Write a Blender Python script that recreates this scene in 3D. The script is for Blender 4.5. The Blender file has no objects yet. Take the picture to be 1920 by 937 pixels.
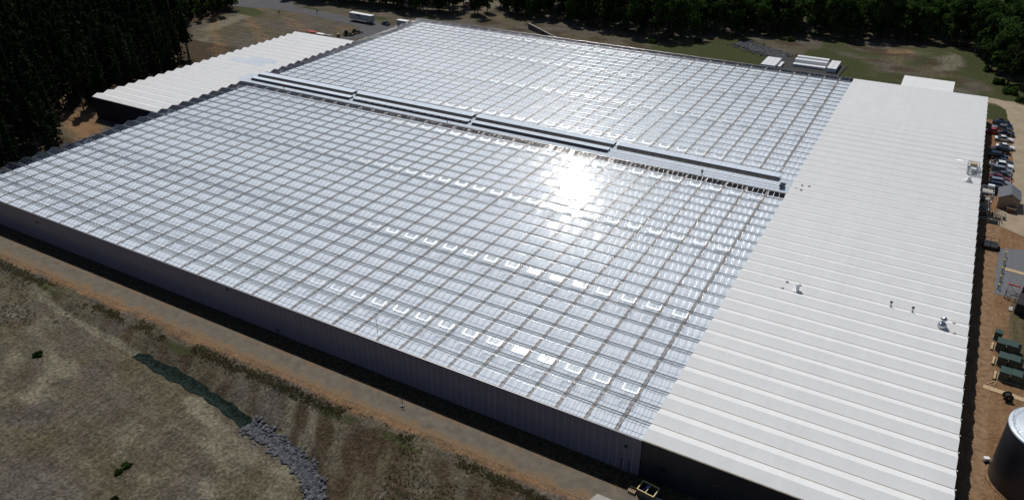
import bpy, math, random
import numpy as np
from mathutils import Vector, Matrix

# ------------------------------------------------------------------ camera, sky, sun, exposure
scene = bpy.context.scene
COL = scene.collection
random.seed(7)
RNG = np.random.default_rng(7)

cam_d = bpy.data.cameras.new('camera')
cam_d.sensor_fit = 'HORIZONTAL'
cam_d.sensor_width = 36.0
cam_d.lens = 36.0 * 1430.0 / 1920.0
cam_d.clip_start = 1.0
cam_d.clip_end = 6000.0
cam = bpy.data.objects.new('camera', cam_d)
COL.objects.link(cam)
CAM = Vector((0.0, 0.0, 88.07))
fwd = Vector((-0.4302, 0.7527, -0.4984)).normalized()
rgt = Vector((0.8694, 0.4941, -0.0041))
rgt = (rgt - fwd * rgt.dot(fwd)).normalized()
upv = rgt.cross(fwd)
M = Matrix.Identity(4)
for i in range(3):
    M[i][0] = rgt[i]; M[i][1] = upv[i]; M[i][2] = -fwd[i]; M[i][3] = CAM[i]
cam.matrix_world = M
scene.camera = cam

SUN = Vector((-0.376, 0.401, 0.836)).normalized()
world = bpy.data.worlds.new('World')
scene.world = world
world.use_nodes = True
wn = world.node_tree
sky = wn.nodes.new('ShaderNodeTexSky')
sky.sky_type = 'NISHITA'
sky.sun_disc = False
sky.sun_elevation = math.asin(SUN.z)
sky.sun_rotation = math.atan2(SUN.x, SUN.y)
sky.air_density = 1.0
sky.dust_density = 0.6
bg = wn.nodes['Background']
bg.inputs['Strength'].default_value = 0.05
wn.links.new(sky.outputs[0], bg.inputs['Color'])

sun_d = bpy.data.lights.new('sun', 'SUN')
sun_d.energy = 3.2
sun_d.angle = math.radians(0.5)
sun_d.color = (1.0, 0.965, 0.91)
sun_o = bpy.data.objects.new('sun', sun_d)
sun_o.rotation_euler = SUN.to_track_quat('Z', 'Y').to_euler()
sun_o.location = (0, 0, 200)
COL.objects.link(sun_o)

scene.view_settings.view_transform = 'Standard'
scene.view_settings.look = 'None'
scene.view_settings.gamma = 1.0
scene.view_settings.use_curve_mapping = False
scene.view_settings.exposure = 0.0
scene.render.engine = 'CYCLES'
scene.cycles.max_bounces = 8
scene.cycles.transparent_max_bounces = 12
scene.cycles.caustics_reflective = False
scene.cycles.caustics_refractive = False

# ------------------------------------------------------------------ helpers
def tag(o, label=None, cat=None, group=None, kind=None):
    if label: o['label'] = label
    if cat: o['category'] = cat
    if group: o['group'] = group
    if kind: o['kind'] = kind
    return o

def empty(name, loc=(0, 0, 0), rz=0.0, label=None, cat=None, group=None):
    o = bpy.data.objects.new(name, None)
    o.empty_display_size = 0.5
    o.location = loc
    o.rotation_euler = (0, 0, rz)
    COL.objects.link(o)
    return tag(o, label, cat, group)

def copy_tree(o, parent=None):
    c = o.copy()
    COL.objects.link(c)
    c.parent = parent
    for ch in o.children:
        copy_tree(ch, c)
    return c

class MB:
    """Collects faces and links them as one mesh object."""
    def __init__(self):
        self.v = []; self.f = []; self.m = []; self.s = []
    def add(self, vs, fs, mi=0, smooth=False):
        b = len(self.v)
        self.v.extend(vs)
        for f in fs:
            self.f.append([b + i for i in f]); self.m.append(mi); self.s.append(smooth)
        return self
    def box(self, c, s, rz=0.0, mi=0, taper=1.0):
        hx, hy, hz = s[0] / 2, s[1] / 2, s[2] / 2
        cs, sn = math.cos(rz), math.sin(rz)
        vs = []
        for z, t in ((-hz, 1.0), (hz, taper)):
            for x, y in ((-hx, -hy), (hx, -hy), (hx, hy), (-hx, hy)):
                x *= t; y *= t
                vs.append((c[0] + x * cs - y * sn, c[1] + x * sn + y * cs, c[2] + z))
        return self.add(vs, [(3, 2, 1, 0), (4, 5, 6, 7), (0, 1, 5, 4), (1, 2, 6, 5), (2, 3, 7, 6), (3, 0, 4, 7)], mi)
    def tube(self, p0, p1, r0, r1=None, n=8, mi=0, caps=True, smooth=True):
        r1 = r0 if r1 is None else r1
        p0 = Vector(p0); p1 = Vector(p1)
        d = (p1 - p0).normalized()
        a = d.orthogonal().normalized(); b = d.cross(a)
        vs = []
        for p, r in ((p0, r0), (p1, r1)):
            for i in range(n):
                t = 2 * math.pi * i / n
                vs.append(tuple(p + a * (r * math.cos(t)) + b * (r * math.sin(t))))
        fs = [(i, (i + 1) % n, n + (i + 1) % n, n + i) for i in range(n)]
        self.add(vs, fs, mi, smooth)
        if caps:
            self.add(vs[:n], [tuple(range(n - 1, -1, -1))], mi)
            self.add(vs[n:], [tuple(range(n))], mi)
        return self
    def lathe(self, c, prof, n=24, mi=0, smooth=True):
        vs = []
        for r, z in prof:
            for i in range(n):
                t = 2 * math.pi * i / n
                vs.append((c[0] + r * math.cos(t), c[1] + r * math.sin(t), c[2] + z))
        fs = []
        for k in range(len(prof) - 1):
            for i in range(n):
                fs.append((k * n + i, k * n + (i + 1) % n, (k + 1) * n + (i + 1) % n, (k + 1) * n + i))
        self.add(vs, fs, mi, smooth)
        return self
    def prism(self, poly, axis, a, b, mi=0):
        """poly of 2D points extruded along axis from a to b; the 2D axes are the other two in order."""
        def P(u, v, w):
            return {'x': (w, u, v), 'y': (u, w, v), 'z': (u, v, w)}[axis]
        n = len(poly)
        vs = [P(u, v, a) for u, v in poly] + [P(u, v, b) for u, v in poly]
        fs = [tuple(range(n)), tuple(range(2 * n - 1, n - 1, -1))]
        fs += [(i, n + i, n + (i + 1) % n, (i + 1) % n) for i in range(n)]
        return self.add(vs, fs, mi)
    def build(self, name, mats, parent=None, loc=None):
        me = bpy.data.meshes.new(name)
        me.from_pydata([tuple(map(float, p)) for p in self.v], [], self.f)
        if not isinstance(mats, (list, tuple)): mats = [mats]
        for m in mats: me.materials.append(m)
        me.polygons.foreach_set('material_index', self.m)
        me.polygons.foreach_set('use_smooth', self.s)
        me.update()
        o = bpy.data.objects.new(name, me)
        COL.objects.link(o)
        if parent: o.parent = parent
        if loc: o.location = loc
        return o

def np_mesh(name, verts, quads, mats, mat_idx=None, smooth=False):
    """Fast quad mesh from numpy arrays."""
    me = bpy.data.meshes.new(name)
    verts = np.asarray(verts, np.float32); quads = np.asarray(quads, np.int32)
    me.vertices.add(len(verts)); me.vertices.foreach_set('co', verts.ravel())
    nf, k = quads.shape
    me.loops.add(nf * k); me.loops.foreach_set('vertex_index', quads.ravel())
    me.polygons.add(nf)
    me.polygons.foreach_set('loop_start', np.arange(0, nf * k, k, dtype=np.int32))
    if not isinstance(mats, (list, tuple)): mats = [mats]
    for m in mats: me.materials.append(m)
    if mat_idx is not None: me.polygons.foreach_set('material_index', np.asarray(mat_idx, np.int32))
    me.polygons.foreach_set('use_smooth', np.full(nf, smooth))
    me.update(calc_edges=True)
    me.validate()
    return me

def link(name, me, parent=None, loc=None):
    o = bpy.data.objects.new(name, me)
    COL.objects.link(o)
    if parent: o.parent = parent
    if loc is not None: o.location = loc
    return o

# ------------------------------------------------------------------ materials
def new_mat(name):
    m = bpy.data.materials.new(name)
    m.use_nodes = True
    nt = m.node_tree
    return m, nt, nt.nodes['Principled BSDF']

def mat(name, col, rough=0.6, metal=0.0, var=0.12, scale=0.6, spec=0.5, bump=0.0, bscale=8.0, coat=0.0):
    """Principled with a little noise in its colour, so no surface is perfectly even."""
    m, nt, p = new_mat(name)
    tc = nt.nodes.new('ShaderNodeTexCoord')
    nz = nt.nodes.new('ShaderNodeTexNoise')
    nz.inputs['Scale'].default_value = scale
    nz.inputs['Detail'].default_value = 6.0
    nz.inputs['Roughness'].default_value = 0.65
    nt.links.new(tc.outputs['Object'], nz.inputs['Vector'])
    r = nt.nodes.new('ShaderNodeValToRGB')
    r.color_ramp.elements[0].position = 0.3
    r.color_ramp.elements[1].position = 0.7
    r.color_ramp.elements[0].color = tuple(c * (1 - var) for c in col[:3]) + (1,)
    r.color_ramp.elements[1].color = tuple(min(1, c * (1 + var)) for c in col[:3]) + (1,)
    nt.links.new(nz.outputs['Fac'], r.inputs['Fac'])
    nt.links.new(r.outputs['Color'], p.inputs['Base Color'])
    p.inputs['Roughness'].default_value = rough
    p.inputs['Metallic'].default_value = metal
    p.inputs['Specular IOR Level'].default_value = spec
    p.inputs['Coat Weight'].default_value = coat
    if bump:
        n2 = nt.nodes.new('ShaderNodeTexNoise')
        n2.inputs['Scale'].default_value = bscale
        n2.inputs['Detail'].default_value = 5.0
        nt.links.new(tc.outputs['Object'], n2.inputs['Vector'])
        b = nt.nodes.new('ShaderNodeBump')
        b.inputs['Strength'].default_value = bump
        b.inputs['Distance'].default_value = 0.1
        nt.links.new(n2.outputs['Fac'], b.inputs['Height'])
        nt.links.new(b.outputs['Normal'], p.inputs['Normal'])
    return m

def math_node(nt, op, a, b=None):
    n = nt.nodes.new('ShaderNodeMath'); n.operation = op
    for i, v in enumerate((a, b)):
        if v is None: continue
        if isinstance(v, (int, float)): n.inputs[i].default_value = v
        else: nt.links.new(v, n.inputs[i])
    return n.outputs[0]

def glass_mat():
    """Thin horticultural glass: lets the light through, mirrors sky and sun; every pane sits at a slightly different tilt."""
    m = bpy.data.materials.new('roof_glass'); m.use_nodes = True
    nt = m.node_tree; nt.nodes.clear()
    out = nt.nodes.new('ShaderNodeOutputMaterial')
    geo = nt.nodes.new('ShaderNodeNewGeometry')
    sep = nt.nodes.new('ShaderNodeSeparateXYZ')
    nt.links.new(geo.outputs['Position'], sep.inputs[0])
    cx = math_node(nt, 'FLOOR', math_node(nt, 'DIVIDE', math_node(nt, 'ADD', sep.outputs[0], 25.0), 1.27))
    cy = math_node(nt, 'FLOOR', math_node(nt, 'DIVIDE', math_node(nt, 'SUBTRACT', sep.outputs[1], 82.4), 2.005))
    comb = nt.nodes.new('ShaderNodeCombineXYZ')
    nt.links.new(cx, comb.inputs[0]); nt.links.new(cy, comb.inputs[1])
    wn_ = nt.nodes.new('ShaderNodeTexWhiteNoise'); wn_.noise_dimensions = '2D'
    nt.links.new(comb.outputs[0], wn_.inputs['Vector'])
    sub = nt.nodes.new('ShaderNodeVectorMath'); sub.operation = 'SUBTRACT'
    nt.links.new(wn_.outputs['Color'], sub.inputs[0]); sub.inputs[1].default_value = (0.5, 0.5, 0.5)
    scl = nt.nodes.new('ShaderNodeVectorMath'); scl.operation = 'SCALE'
    nt.links.new(sub.outputs[0], scl.inputs[0]); scl.inputs['Scale'].default_value = 0.024
    add = nt.nodes.new('ShaderNodeVectorMath'); add.operation = 'ADD'
    nt.links.new(geo.outputs['Normal'], add.inputs[0]); nt.links.new(scl.outputs[0], add.inputs[1])
    nrm = nt.nodes.new('ShaderNodeVectorMath'); nrm.operation = 'NORMALIZE'
    nt.links.new(add.outputs[0], nrm.inputs[0])
    gl = nt.nodes.new('ShaderNodeBsdfGlossy'); gl.distribution = 'GGX'
    gl.inputs['Roughness'].default_value = 0.044
    nt.links.new(nrm.outputs[0], gl.inputs['Normal'])
    gl2 = nt.nodes.new('ShaderNodeBsdfGlossy'); gl2.distribution = 'GGX'
    gl2.inputs['Roughness'].default_value = 0.2
    nt.links.new(nrm.outputs[0], gl2.inputs['Normal'])
    mg = nt.nodes.new('ShaderNodeMixShader'); mg.inputs[0].default_value = 0.022
    nt.links.new(gl.outputs[0], mg.inputs[1]); nt.links.new(gl2.outputs[0], mg.inputs[2])
    tr = nt.nodes.new('ShaderNodeBsdfTransparent')
    tr.inputs['Color'].default_value = (0.965, 0.98, 0.985, 1)
    dt = nt.nodes.new('ShaderNodeVectorMath'); dt.operation = 'DOT_PRODUCT'
    nt.links.new(geo.outputs['Normal'], dt.inputs[0]); nt.links.new(geo.outputs['Incoming'], dt.inputs[1])
    c = math_node(nt, 'ABSOLUTE', dt.outputs['Value'])
    f = math_node(nt, 'POWER', math_node(nt, 'SUBTRACT', 1.0, c), 5.0)
    f = math_node(nt, 'ADD', math_node(nt, 'MULTIPLY', f, 0.96), 0.04)      # Schlick, one face
    f2 = math_node(nt, 'DIVIDE', math_node(nt, 'MULTIPLY', f, 2.0), math_node(nt, 'ADD', f, 1.0))   # both faces of a thin pane
    f2 = math_node(nt, 'MINIMUM', f2, 0.30)
    mx = nt.nodes.new('ShaderNodeMixShader')
    nt.links.new(f2, mx.inputs[0]); nt.links.new(tr.outputs[0], mx.inputs[1]); nt.links.new(mg.outputs[0], mx.inputs[2])
    nt.links.new(mx.outputs[0], out.inputs['Surface'])
    return m

def striped_mat(name, col, seam, pitch, offset, axis, width, rough=0.5, spec=0.4, var=0.05, jit=0.08):
    """Panel cladding: seams every pitch metres along an axis."""
    m = mat(name, col, rough, 0.0, var, 0.25, spec)
    nt = m.node_tree; p = nt.nodes['Principled BSDF']
    src = p.inputs['Base Color'].links[0].from_socket
    tc = nt.nodes.new('ShaderNodeNewGeometry')
    sep = nt.nodes.new('ShaderNodeSeparateXYZ'); nt.links.new(tc.outputs['Position'], sep.inputs[0])
    v = math_node(nt, 'DIVIDE', math_node(nt, 'ADD', sep.outputs[axis], offset), pitch)
    fr = math_node(nt, 'FRACT', v)
    ln = math_node(nt, 'LESS_THAN', fr, width / pitch)
    cell = math_node(nt, 'FLOOR', v)
    wn_ = nt.nodes.new('ShaderNodeTexWhiteNoise'); wn_.noise_dimensions = '1D'
    nt.links.new(cell, wn_.inputs['W'])
    br = math_node(nt, 'ADD', math_node(nt, 'MULTIPLY', wn_.outputs['Value'], jit), 1 - jit / 2)
    mul = nt.nodes.new('ShaderNodeMix'); mul.data_type = 'RGBA'; mul.blend_type = 'MULTIPLY'
    mul.inputs[0].default_value = 1.0
    nt.links.new(src, mul.inputs[6]); nt.links.new(br, mul.inputs[7])
    mx = nt.nodes.new('ShaderNodeMix'); mx.data_type = 'RGBA'
    nt.links.new(ln, mx.inputs[0]); nt.links.new(mul.outputs[2], mx.inputs[6])
    mx.inputs[7].default_value = tuple(seam) + (1,)
    nt.links.new(mx.outputs[2], p.inputs['Base Color'])
    return m

def foliage_mat(name, dark, light, transl=0.3):
    m = bpy.data.materials.new(name); m.use_nodes = True
    nt = m.node_tree; nt.nodes.clear()
    out = nt.nodes.new('ShaderNodeOutputMaterial')
    oi = nt.nodes.new('ShaderNodeObjectInfo')
    geo = nt.nodes.new('ShaderNodeNewGeometry')
    nz = nt.nodes.new('ShaderNodeTexNoise'); nz.inputs['Scale'].default_value = 0.22; nz.inputs['Detail'].default_value = 3
    nt.links.new(geo.outputs['Position'], nz.inputs['Vector'])
    fac = math_node(nt, 'ADD', math_node(nt, 'MULTIPLY', oi.outputs['Random'], 0.45), math_node(nt, 'MULTIPLY', nz.outputs['Fac'], 0.75))
    fac = math_node(nt, 'ADD', fac, math_node(nt, 'MULTIPLY', geo.outputs['Random Per Island'], 0.35))
    r = nt.nodes.new('ShaderNodeValToRGB')
    r.color_ramp.elements[0].position = 0.35; r.color_ramp.elements[1].position = 1.1
    r.color_ramp.elements[0].color = tuple(dark) + (1,); r.color_ramp.elements[1].color = tuple(light) + (1,)
    nt.links.new(fac, r.inputs[0])
    d = nt.nodes.new('ShaderNodeBsdfDiffuse'); t = nt.nodes.new('ShaderNodeBsdfTranslucent')
    nt.links.new(r.outputs[0], d.inputs[0]); nt.links.new(r.outputs[0], t.inputs[0])
    mx = nt.nodes.new('ShaderNodeMixShader'); mx.inputs[0].default_value = transl
    nt.links.new(d.outputs[0], mx.inputs[1]); nt.links.new(t.outputs[0], mx.inputs[2])
    nt.links.new(mx.outputs[0], out.inputs['Surface'])
    return m

M_glass = glass_mat()
M_alu = mat('aluminium_bar', (0.50, 0.50, 0.51), 0.26, 1.0, 0.05)
M_gutter = mat('galvanised_gutter', (0.42, 0.41, 0.39), 0.5, 0.3, 0.2, 0.5)
M_screen = striped_mat('screen_cloth', (0.83, 0.88, 0.96), (0.75, 0.80, 0.88), 0.42, 25.0, 0, 0.05, 0.8, 0.2, 0.06)
M_truss = mat('truss_steel', (0.55, 0.54, 0.53), 0.5, 0.3, 0.1)
M_fold = mat('folded_screen', (0.48, 0.40, 0.37), 0.9, 0.0, 0.3, 1.5)
M_ventframe = mat('vent_frame', (0.62, 0.62, 0.62), 0.36, 0.9, 0.02)
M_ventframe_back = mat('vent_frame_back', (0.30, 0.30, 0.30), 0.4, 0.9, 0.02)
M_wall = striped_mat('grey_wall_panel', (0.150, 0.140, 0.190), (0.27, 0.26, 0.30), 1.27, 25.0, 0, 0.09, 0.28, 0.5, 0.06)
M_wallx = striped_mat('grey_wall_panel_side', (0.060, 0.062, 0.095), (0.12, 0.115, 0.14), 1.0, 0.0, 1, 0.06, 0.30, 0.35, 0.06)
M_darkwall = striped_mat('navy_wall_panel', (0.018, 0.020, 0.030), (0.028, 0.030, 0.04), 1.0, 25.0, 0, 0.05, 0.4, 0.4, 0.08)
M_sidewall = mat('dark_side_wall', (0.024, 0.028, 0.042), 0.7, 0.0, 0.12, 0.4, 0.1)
M_whiteroof = striped_mat('white_roof_sheet', (0.735, 0.735, 0.73), (0.70, 0.70, 0.695), 1.0, 25.0, 0, 0.05, 0.6, 0.3, 0.04, jit=0.025)
M_roofgutter = mat('tan_roof_gutter', (0.42, 0.37, 0.29), 0.7, 0.1, 0.3, 0.7)
M_white = mat('white_paint', (0.80, 0.80, 0.79), 0.45, 0.0, 0.04)
M_opal = striped_mat('corridor_panel', (0.60, 0.67, 0.75), (0.82, 0.84, 0.85), 1.27, 25.0, 0, 0.09, 0.65, 0.25, 0.05)
M_housing = mat('dark_housing', (0.075, 0.068, 0.062), 0.6, 0.1, 0.25, 0.5)
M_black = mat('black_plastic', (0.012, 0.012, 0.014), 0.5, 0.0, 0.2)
M_galv = mat('galvanised_metal', (0.55, 0.56, 0.57), 0.3, 0.9, 0.12, 2.0)
M_concrete = mat('concrete', (0.36, 0.34, 0.30), 0.9, 0.0, 0.2, 0.8, bump=0.2)
M_timber = mat('pale_timber', (0.45, 0.33, 0.19), 0.8, 0.0, 0.25, 2.0)
M_bark = mat('bark', (0.085, 0.065, 0.05), 0.95, 0.0, 0.3, 1.5)
M_pine = foliage_mat('pine_needles', (0.008, 0.013, 0.008), (0.024, 0.039, 0.016), 0.15)
M_leaf = foliage_mat('broad_leaves', (0.010, 0.019, 0.008), (0.065, 0.115, 0.028), 0.35)
M_weed = foliage_mat('weed_leaves', (0.07, 0.068, 0.030), (0.19, 0.165, 0.085), 0.4)
M_floor = mat('greenhouse_floor', (0.03, 0.027, 0.024), 0.9, 0.0, 0.3, 0.3)
M_glassdark = mat('dark_window_glass', (0.015, 0.017, 0.022), 0.08, 0.0, 0.1, 1.0, 0.6)
M_rubber = mat('tyre_rubber', (0.012, 0.012, 0.012), 0.8)
M_rim = mat('wheel_rim', (0.45, 0.45, 0.46), 0.3, 0.8)
M_lamp_w = mat('headlamp_glass', (0.7, 0.7, 0.72), 0.15)
M_lamp_r = mat('tail_lamp_glass', (0.35, 0.02, 0.02), 0.2)
M_red = mat('red_paint', (0.42, 0.03, 0.025), 0.4, 0.0, 0.15)
M_yellow = mat('yellow_paint', (0.75, 0.62, 0.06), 0.5)
M_transf = mat('dark_green_paint', (0.045, 0.075, 0.060), 0.35, 0.0, 0.15, 1.0)
M_shingle = mat('grey_shingle', (0.13, 0.14, 0.16), 0.9, 0.0, 0.25, 3.0)
M_tanwall = mat('tan_siding', (0.40, 0.29, 0.20), 0.8, 0.0, 0.12, 1.0)
M_brownroof = mat('dark_brown_roof', (0.040, 0.032, 0.034), 0.9, 0.0, 0.2, 3.0)
M_hivis = mat('red_work_jacket', (0.45, 0.09, 0.05), 0.8)
M_cloth = mat('dark_work_clothes', (0.03, 0.03, 0.04), 0.85)
M_skin = mat('skin', (0.40, 0.24, 0.17), 0.6)
M_rock = mat('riprap_stone', (0.105, 0.107, 0.116), 0.9, 0.0, 0.7, 1.6, 0.15)
M_net = mat('green_erosion_net', (0.015, 0.024, 0.020), 0.95, 0.0, 0.95, 1.6, 0.05, bump=1.0, bscale=4.0)
M_tanktop = mat('tank_lid', (0.58, 0.64, 0.70), 0.45, 0.3, 0.08, 0.5)
M_tankwall = striped_mat('corrugated_tank_wall', (0.048, 0.044, 0.052), (0.03, 0.03, 0.036), 0.16, 0.0, 2, 0.06, 0.4, 0.4, 0.08)

# ------------------------------------------------------------------ terrain
def nz2(x, y, s, seed=0):
    """Cheap smooth 2D noise in -1..1 (sum of rotated sines)."""
    x = np.asarray(x, float) / s; y = np.asarray(y, float) / s
    r = np.random.default_rng(100 + seed)
    t = 0
    for k in range(6):
        a = r.uniform(0, 6.28); f = r.uniform(0.6, 1.7); p = r.uniform(0, 6.28)
        t = t + np.sin((x * math.cos(a) + y * math.sin(a)) * f * 2.2 + p)
    return t / 6.0 * 1.6

SW = np.array([(-260, 71.3, -0.3), (-200, 70.3, -0.5), (-153.9, 67.7, -1.0), (-133.5, 66.2, -1.8), (-118.7, 66.0, -2.4), (-102, 65.3, -3.0),
               (-88.2, 63.6, -3.6), (-79, 62.3, -4.0), (-71.5, 60.2, -4.3), (-67.8, 57.0, -4.5)])
SWALE_CURVE = [(-122.5, 66.3), (-118.7, 66.0), (-110, 65.7), (-102, 65.2), (-95, 64.5), (-88.2, 63.6), (-83, 63.0), (-79, 62.3), (-75, 61.4), (-71.8, 60.2),
               (-69.3, 58.6), (-67.8, 56.6), (-67.0, 54), (-66.8, 50), (-67, 45), (-67.5, 38)]
CREST = 72.6

def polyline_dist(x, y, pts):
    best = np.full(np.shape(x), 1e9)
    for (x0, y0), (x1, y1) in zip(pts[:-1], pts[1:]):
        dx, dy = x1 - x0, y1 - y0
        t = np.clip(((x - x0) * dx + (y - y0) * dy) / (dx * dx + dy * dy), 0, 1)
        best = np.minimum(best, np.hypot(x - x0 - t * dx, y - y0 - t * dy))
    return best

def smooth(a, b, v):
    t = np.clip((v - a) / (b - a), 0, 1)
    return t * t * (3 - 2 * t)

def terrain(x, y):
    x = np.asarray(x, float); y = np.asarray(y, float)
    ys = np.interp(x, SW[:, 0], SW[:, 1]); zs = np.interp(x, SW[:, 0], SW[:, 2])
    ys = np.where(x > -67.8, 57.0 - 0.9 * (x + 67.8), ys)
    crest = CREST + 0.35 * nz2(x, y * 0, 9, 3)
    t = np.clip((crest - y) / np.maximum(crest - ys, 1.0), 0, None)
    bank = zs * np.minimum(t, 1.0) ** 0.92
    field = zs + 0.055 * np.clip(ys - y, 0, None)
    z = np.where(y >= crest, 0.0, np.where(y > ys, bank, field))
    front = smooth(0, 3, crest - y)
    z = z + front * (0.16 * nz2(x, y, 7, 1) + 0.05 * nz2(x, y, 1.9, 2))
    # drainage channel along the swale
    d = polyline_dist(x, y, SWALE_CURVE + [(-67.5, 20)])
    z = z - 0.45 * np.exp(-(d / 1.7) ** 2) * front
    # spoil mound and gentle rise behind the building
    z = z + 2.6 * np.exp(-(((x + 2) / 13) ** 2 + ((y - 353) / 11) ** 2))
    far = smooth(300, 330, y) * smooth(-180, -150, x)
    z = z + far * 0.25 * nz2(x, y, 16, 5)
    z = z + smooth(-252, -262, x) * smooth(210, 225, y) * smooth(282, 272, y) * (0.5 + 0.3 * nz2(x, y, 18, 6))
    return z

def H(x, y): return float(terrain(np.array([x]), np.array([y]))[0])

def in_poly(x, y, poly):
    ins = np.zeros(np.shape(x), bool); n = len(poly)
    for i in range(n):
        x0, y0 = poly[i]; x1, y1 = poly[(i + 1) % n]
        c = ((y0 > y) != (y1 > y)) & (x < (x1 - x0) * (y - y0) / (y1 - y0 + 1e-12) + x0)
        ins ^= c
    return ins

def soft_poly(x, y, poly, w):
    d = polyline_dist(x, y, list(poly) + [poly[0]])
    s = np.where(in_poly(x, y, poly), d, -d)
    return smooth(-w, w, s)

def lin(a, b, st): return list(np.arange(a, b, st))
xs = [-3000, -1500, -900, -650, -520] + lin(-460, -250, 3.0) + lin(-250, -190, 1.5) + lin(-190, -20, 0.8) + lin(-20, 15, 2.0) + lin(15, 46, 0.9) + lin(46, 110, 3.0) + [120, 180, 300, 700, 1600, 3000]
ys_ = [-1500, -500, -150, -40, 0, 12] + lin(20, 84, 0.7) + lin(84, 270, 1.6) + lin(270, 380, 1.4) + lin(380, 500, 4.0) + [520, 600, 800, 1300, 2500]
X, Y = np.meshgrid(np.array(xs, float), np.array(ys_, float))
Z = terrain(X, Y)
nx, ny = len(xs), len(ys_)
idx = np.arange(nx * ny).reshape(ny, nx)
quads = np.stack([idx[:-1, :-1], idx[:-1, 1:], idx[1:, 1:], idx[1:, :-1]], -1).reshape(-1, 4)

# ground-cover masks: R bare orange dirt, G green grass, B pale grey gravelly straw, A shade painted along the front wall and dark brown dead weeds
fx, fy = X.ravel(), Y.ravel()
R = np.zeros(nx * ny); G = R.copy(); B = R.copy(); A = R.copy()
n1 = nz2(fx, fy, 6, 11); n2 = nz2(fx, fy, 15, 12); n3 = nz2(fx, fy, 2.5, 13)
right = smooth(15, 17, fx) * smooth(330, 300, fy) * smooth(80, 90, fy)
R += right * 0.95
R *= 1 - 0.95 * soft_poly(fx, fy, [(15, 284), (22.5, 285), (22.5, 298), (15, 300)], 0.8)
G += 0.5 * soft_poly(fx, fy, [(15, 284), (22.5, 285), (22.5, 298), (15, 300)], 0.8)
gp = soft_poly(fx, fy, [(24, 166), (45, 166), (45, 139), (25.2, 137), (23.5, 150)], 1.0)
G += gp * 0.42; R *= 1 - 0.6 * gp
strip = smooth(1.8, 0.5, np.abs(fy - 73.6 + 0.5 * n3)) * smooth(0, -25, fx)
R += strip * 0.62
R += smooth(1.4, 0.3, np.abs(fy - 72.0 + 0.9 * n3)) * 0.35 * smooth(0.0, 0.6, n1) * smooth(-20, -30, fx)
crestg = smooth(2.2, 0.3, np.abs(fy - 71.0 + 0.8 * n1)) * smooth(-0.2, 0.4, n1 + 0.4 * n3) * smooth(-20, -30, fx)
G += crestg * 0.55
frontf = smooth(72.5, 70, fy)
G += frontf * smooth(-0.1, 0.7, nz2(fx, fy, 8, 15)) * 0.55 * smooth(-140, -160, fx)
A += frontf * smooth(0.1, 0.8, nz2(fx, fy, 10, 16)) * smooth(-85, -60, fx) * 0.9
A += frontf * smooth(-60, -40, fx) * 0.45
ysw = np.interp(fx, SW[:, 0], SW[:, 1]); bankm = smooth(ysw, ysw + 1.5, fy) * smooth(-165, -150, fx)
A += frontf * bankm * (0.30 + 0.25 * n1 + 0.18 * n3 + 0.25 * np.sin(fx * 1.1 + 0.5 * fy + 2 * n1))
A += frontf * np.exp(-(polyline_dist(fx, fy, [(-85, 67), (-76, 66), (-70, 63), (-64, 58), (-62, 52)]) / 3.2) ** 2) * 0.38 * (0.6 + 0.6 * n1 + .4 * n3)
A += frontf * np.exp(-(polyline_dist(fx, fy, [(-86, 60.5), (-78, 58), (-72, 54), (-70, 48)]) / 3.5) ** 2) * 0.3 * (0.6 + 0.6 * n1 + .4 * n3)
B += frontf * smooth(0.1, 1.1, n2 + 0.5 * n1 + .4 * n3) * 0.75 * smooth(-50, -75, fx)
B += frontf * np.exp(-(polyline_dist(fx, fy, [(-150, 67.5), (-133.5, 66.3), (-121, 66.4)]) / 0.7) ** 2) * 0.9
back = smooth(281, 284, fy)
G += back * smooth(-120, -100, fx) * 0.27
G += back * smooth(-0.3, 0.5, nz2(fx, fy, 9, 19)) * 0.3
G += back * 0.7 * soft_poly(fx, fy, [(-106, 300), (-62, 300), (-62, 328), (-80, 344), (-108, 316)], 4)
G += back * 0.75 * np.exp(-(polyline_dist(fx, fy, [(9, 366), (14, 345), (20, 326), (28, 312)]) / 4.0) ** 2)
G += back * 0.35 * soft_poly(fx, fy, [(-45, 300), (-20, 300), (-22, 330), (-45, 345)], 6)
A += back * 0.62 * smooth(-0.4, 0.6, n1) * smooth(-220, -200, fx)
B += back * 0.9 * soft_poly(fx, fy, [(-14, 352), (-6, 363), (6, 360), (8, 340), (0, 334)], 2.5)
R += back * 0.6 * soft_poly(fx, fy, [(-22, 350), (-10, 350), (-9, 359), (-20, 359)], 2)
R += back * 0.35 * smooth(-110, -160, fx) * smooth(0.0, 0.8, n2) 
leftf = smooth(-208, -215, fx) * smooth(285, 275, fy) * smooth(120, 140, fy)
R += leftf * 0.42 * smooth(-0.2, 0.7, np.sin((fx * 0.62 + fy * 0.78 - 0.002 * (fx + 290) ** 2) / 2.9) + 0.5 * n1)
A += leftf * 0.45 * smooth(0.0, 0.8, n2)
B += leftf * 0.9 * np.exp(-(polyline_dist(fx, fy, [(-278, 212), (-300, 238), (-306, 262), (-306, 275)]) / 6) ** 2)
G += leftf * 0.3 * smooth(0.2, 0.9, nz2(fx, fy, 12, 18))
G += 0.95 * soft_poly(fx, fy, [(-322, 274), (-300, 270), (-302, 280), (-322, 288)], 2)
G += smooth(-216, -216.5, fx) * 0.35 * soft_poly(fx, fy, [(-300, 292), (-200, 296), (-190, 330), (-300, 325)], 5) * smooth(-0.2, 0.6, n1)
drt = np.exp(-(polyline_dist(fx, fy, [(-222, 128), (-232, 134), (-242, 138), (-248, 146), (-252, 158)]) / 4.5) ** 2)
R += 0.9 * drt
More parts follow.
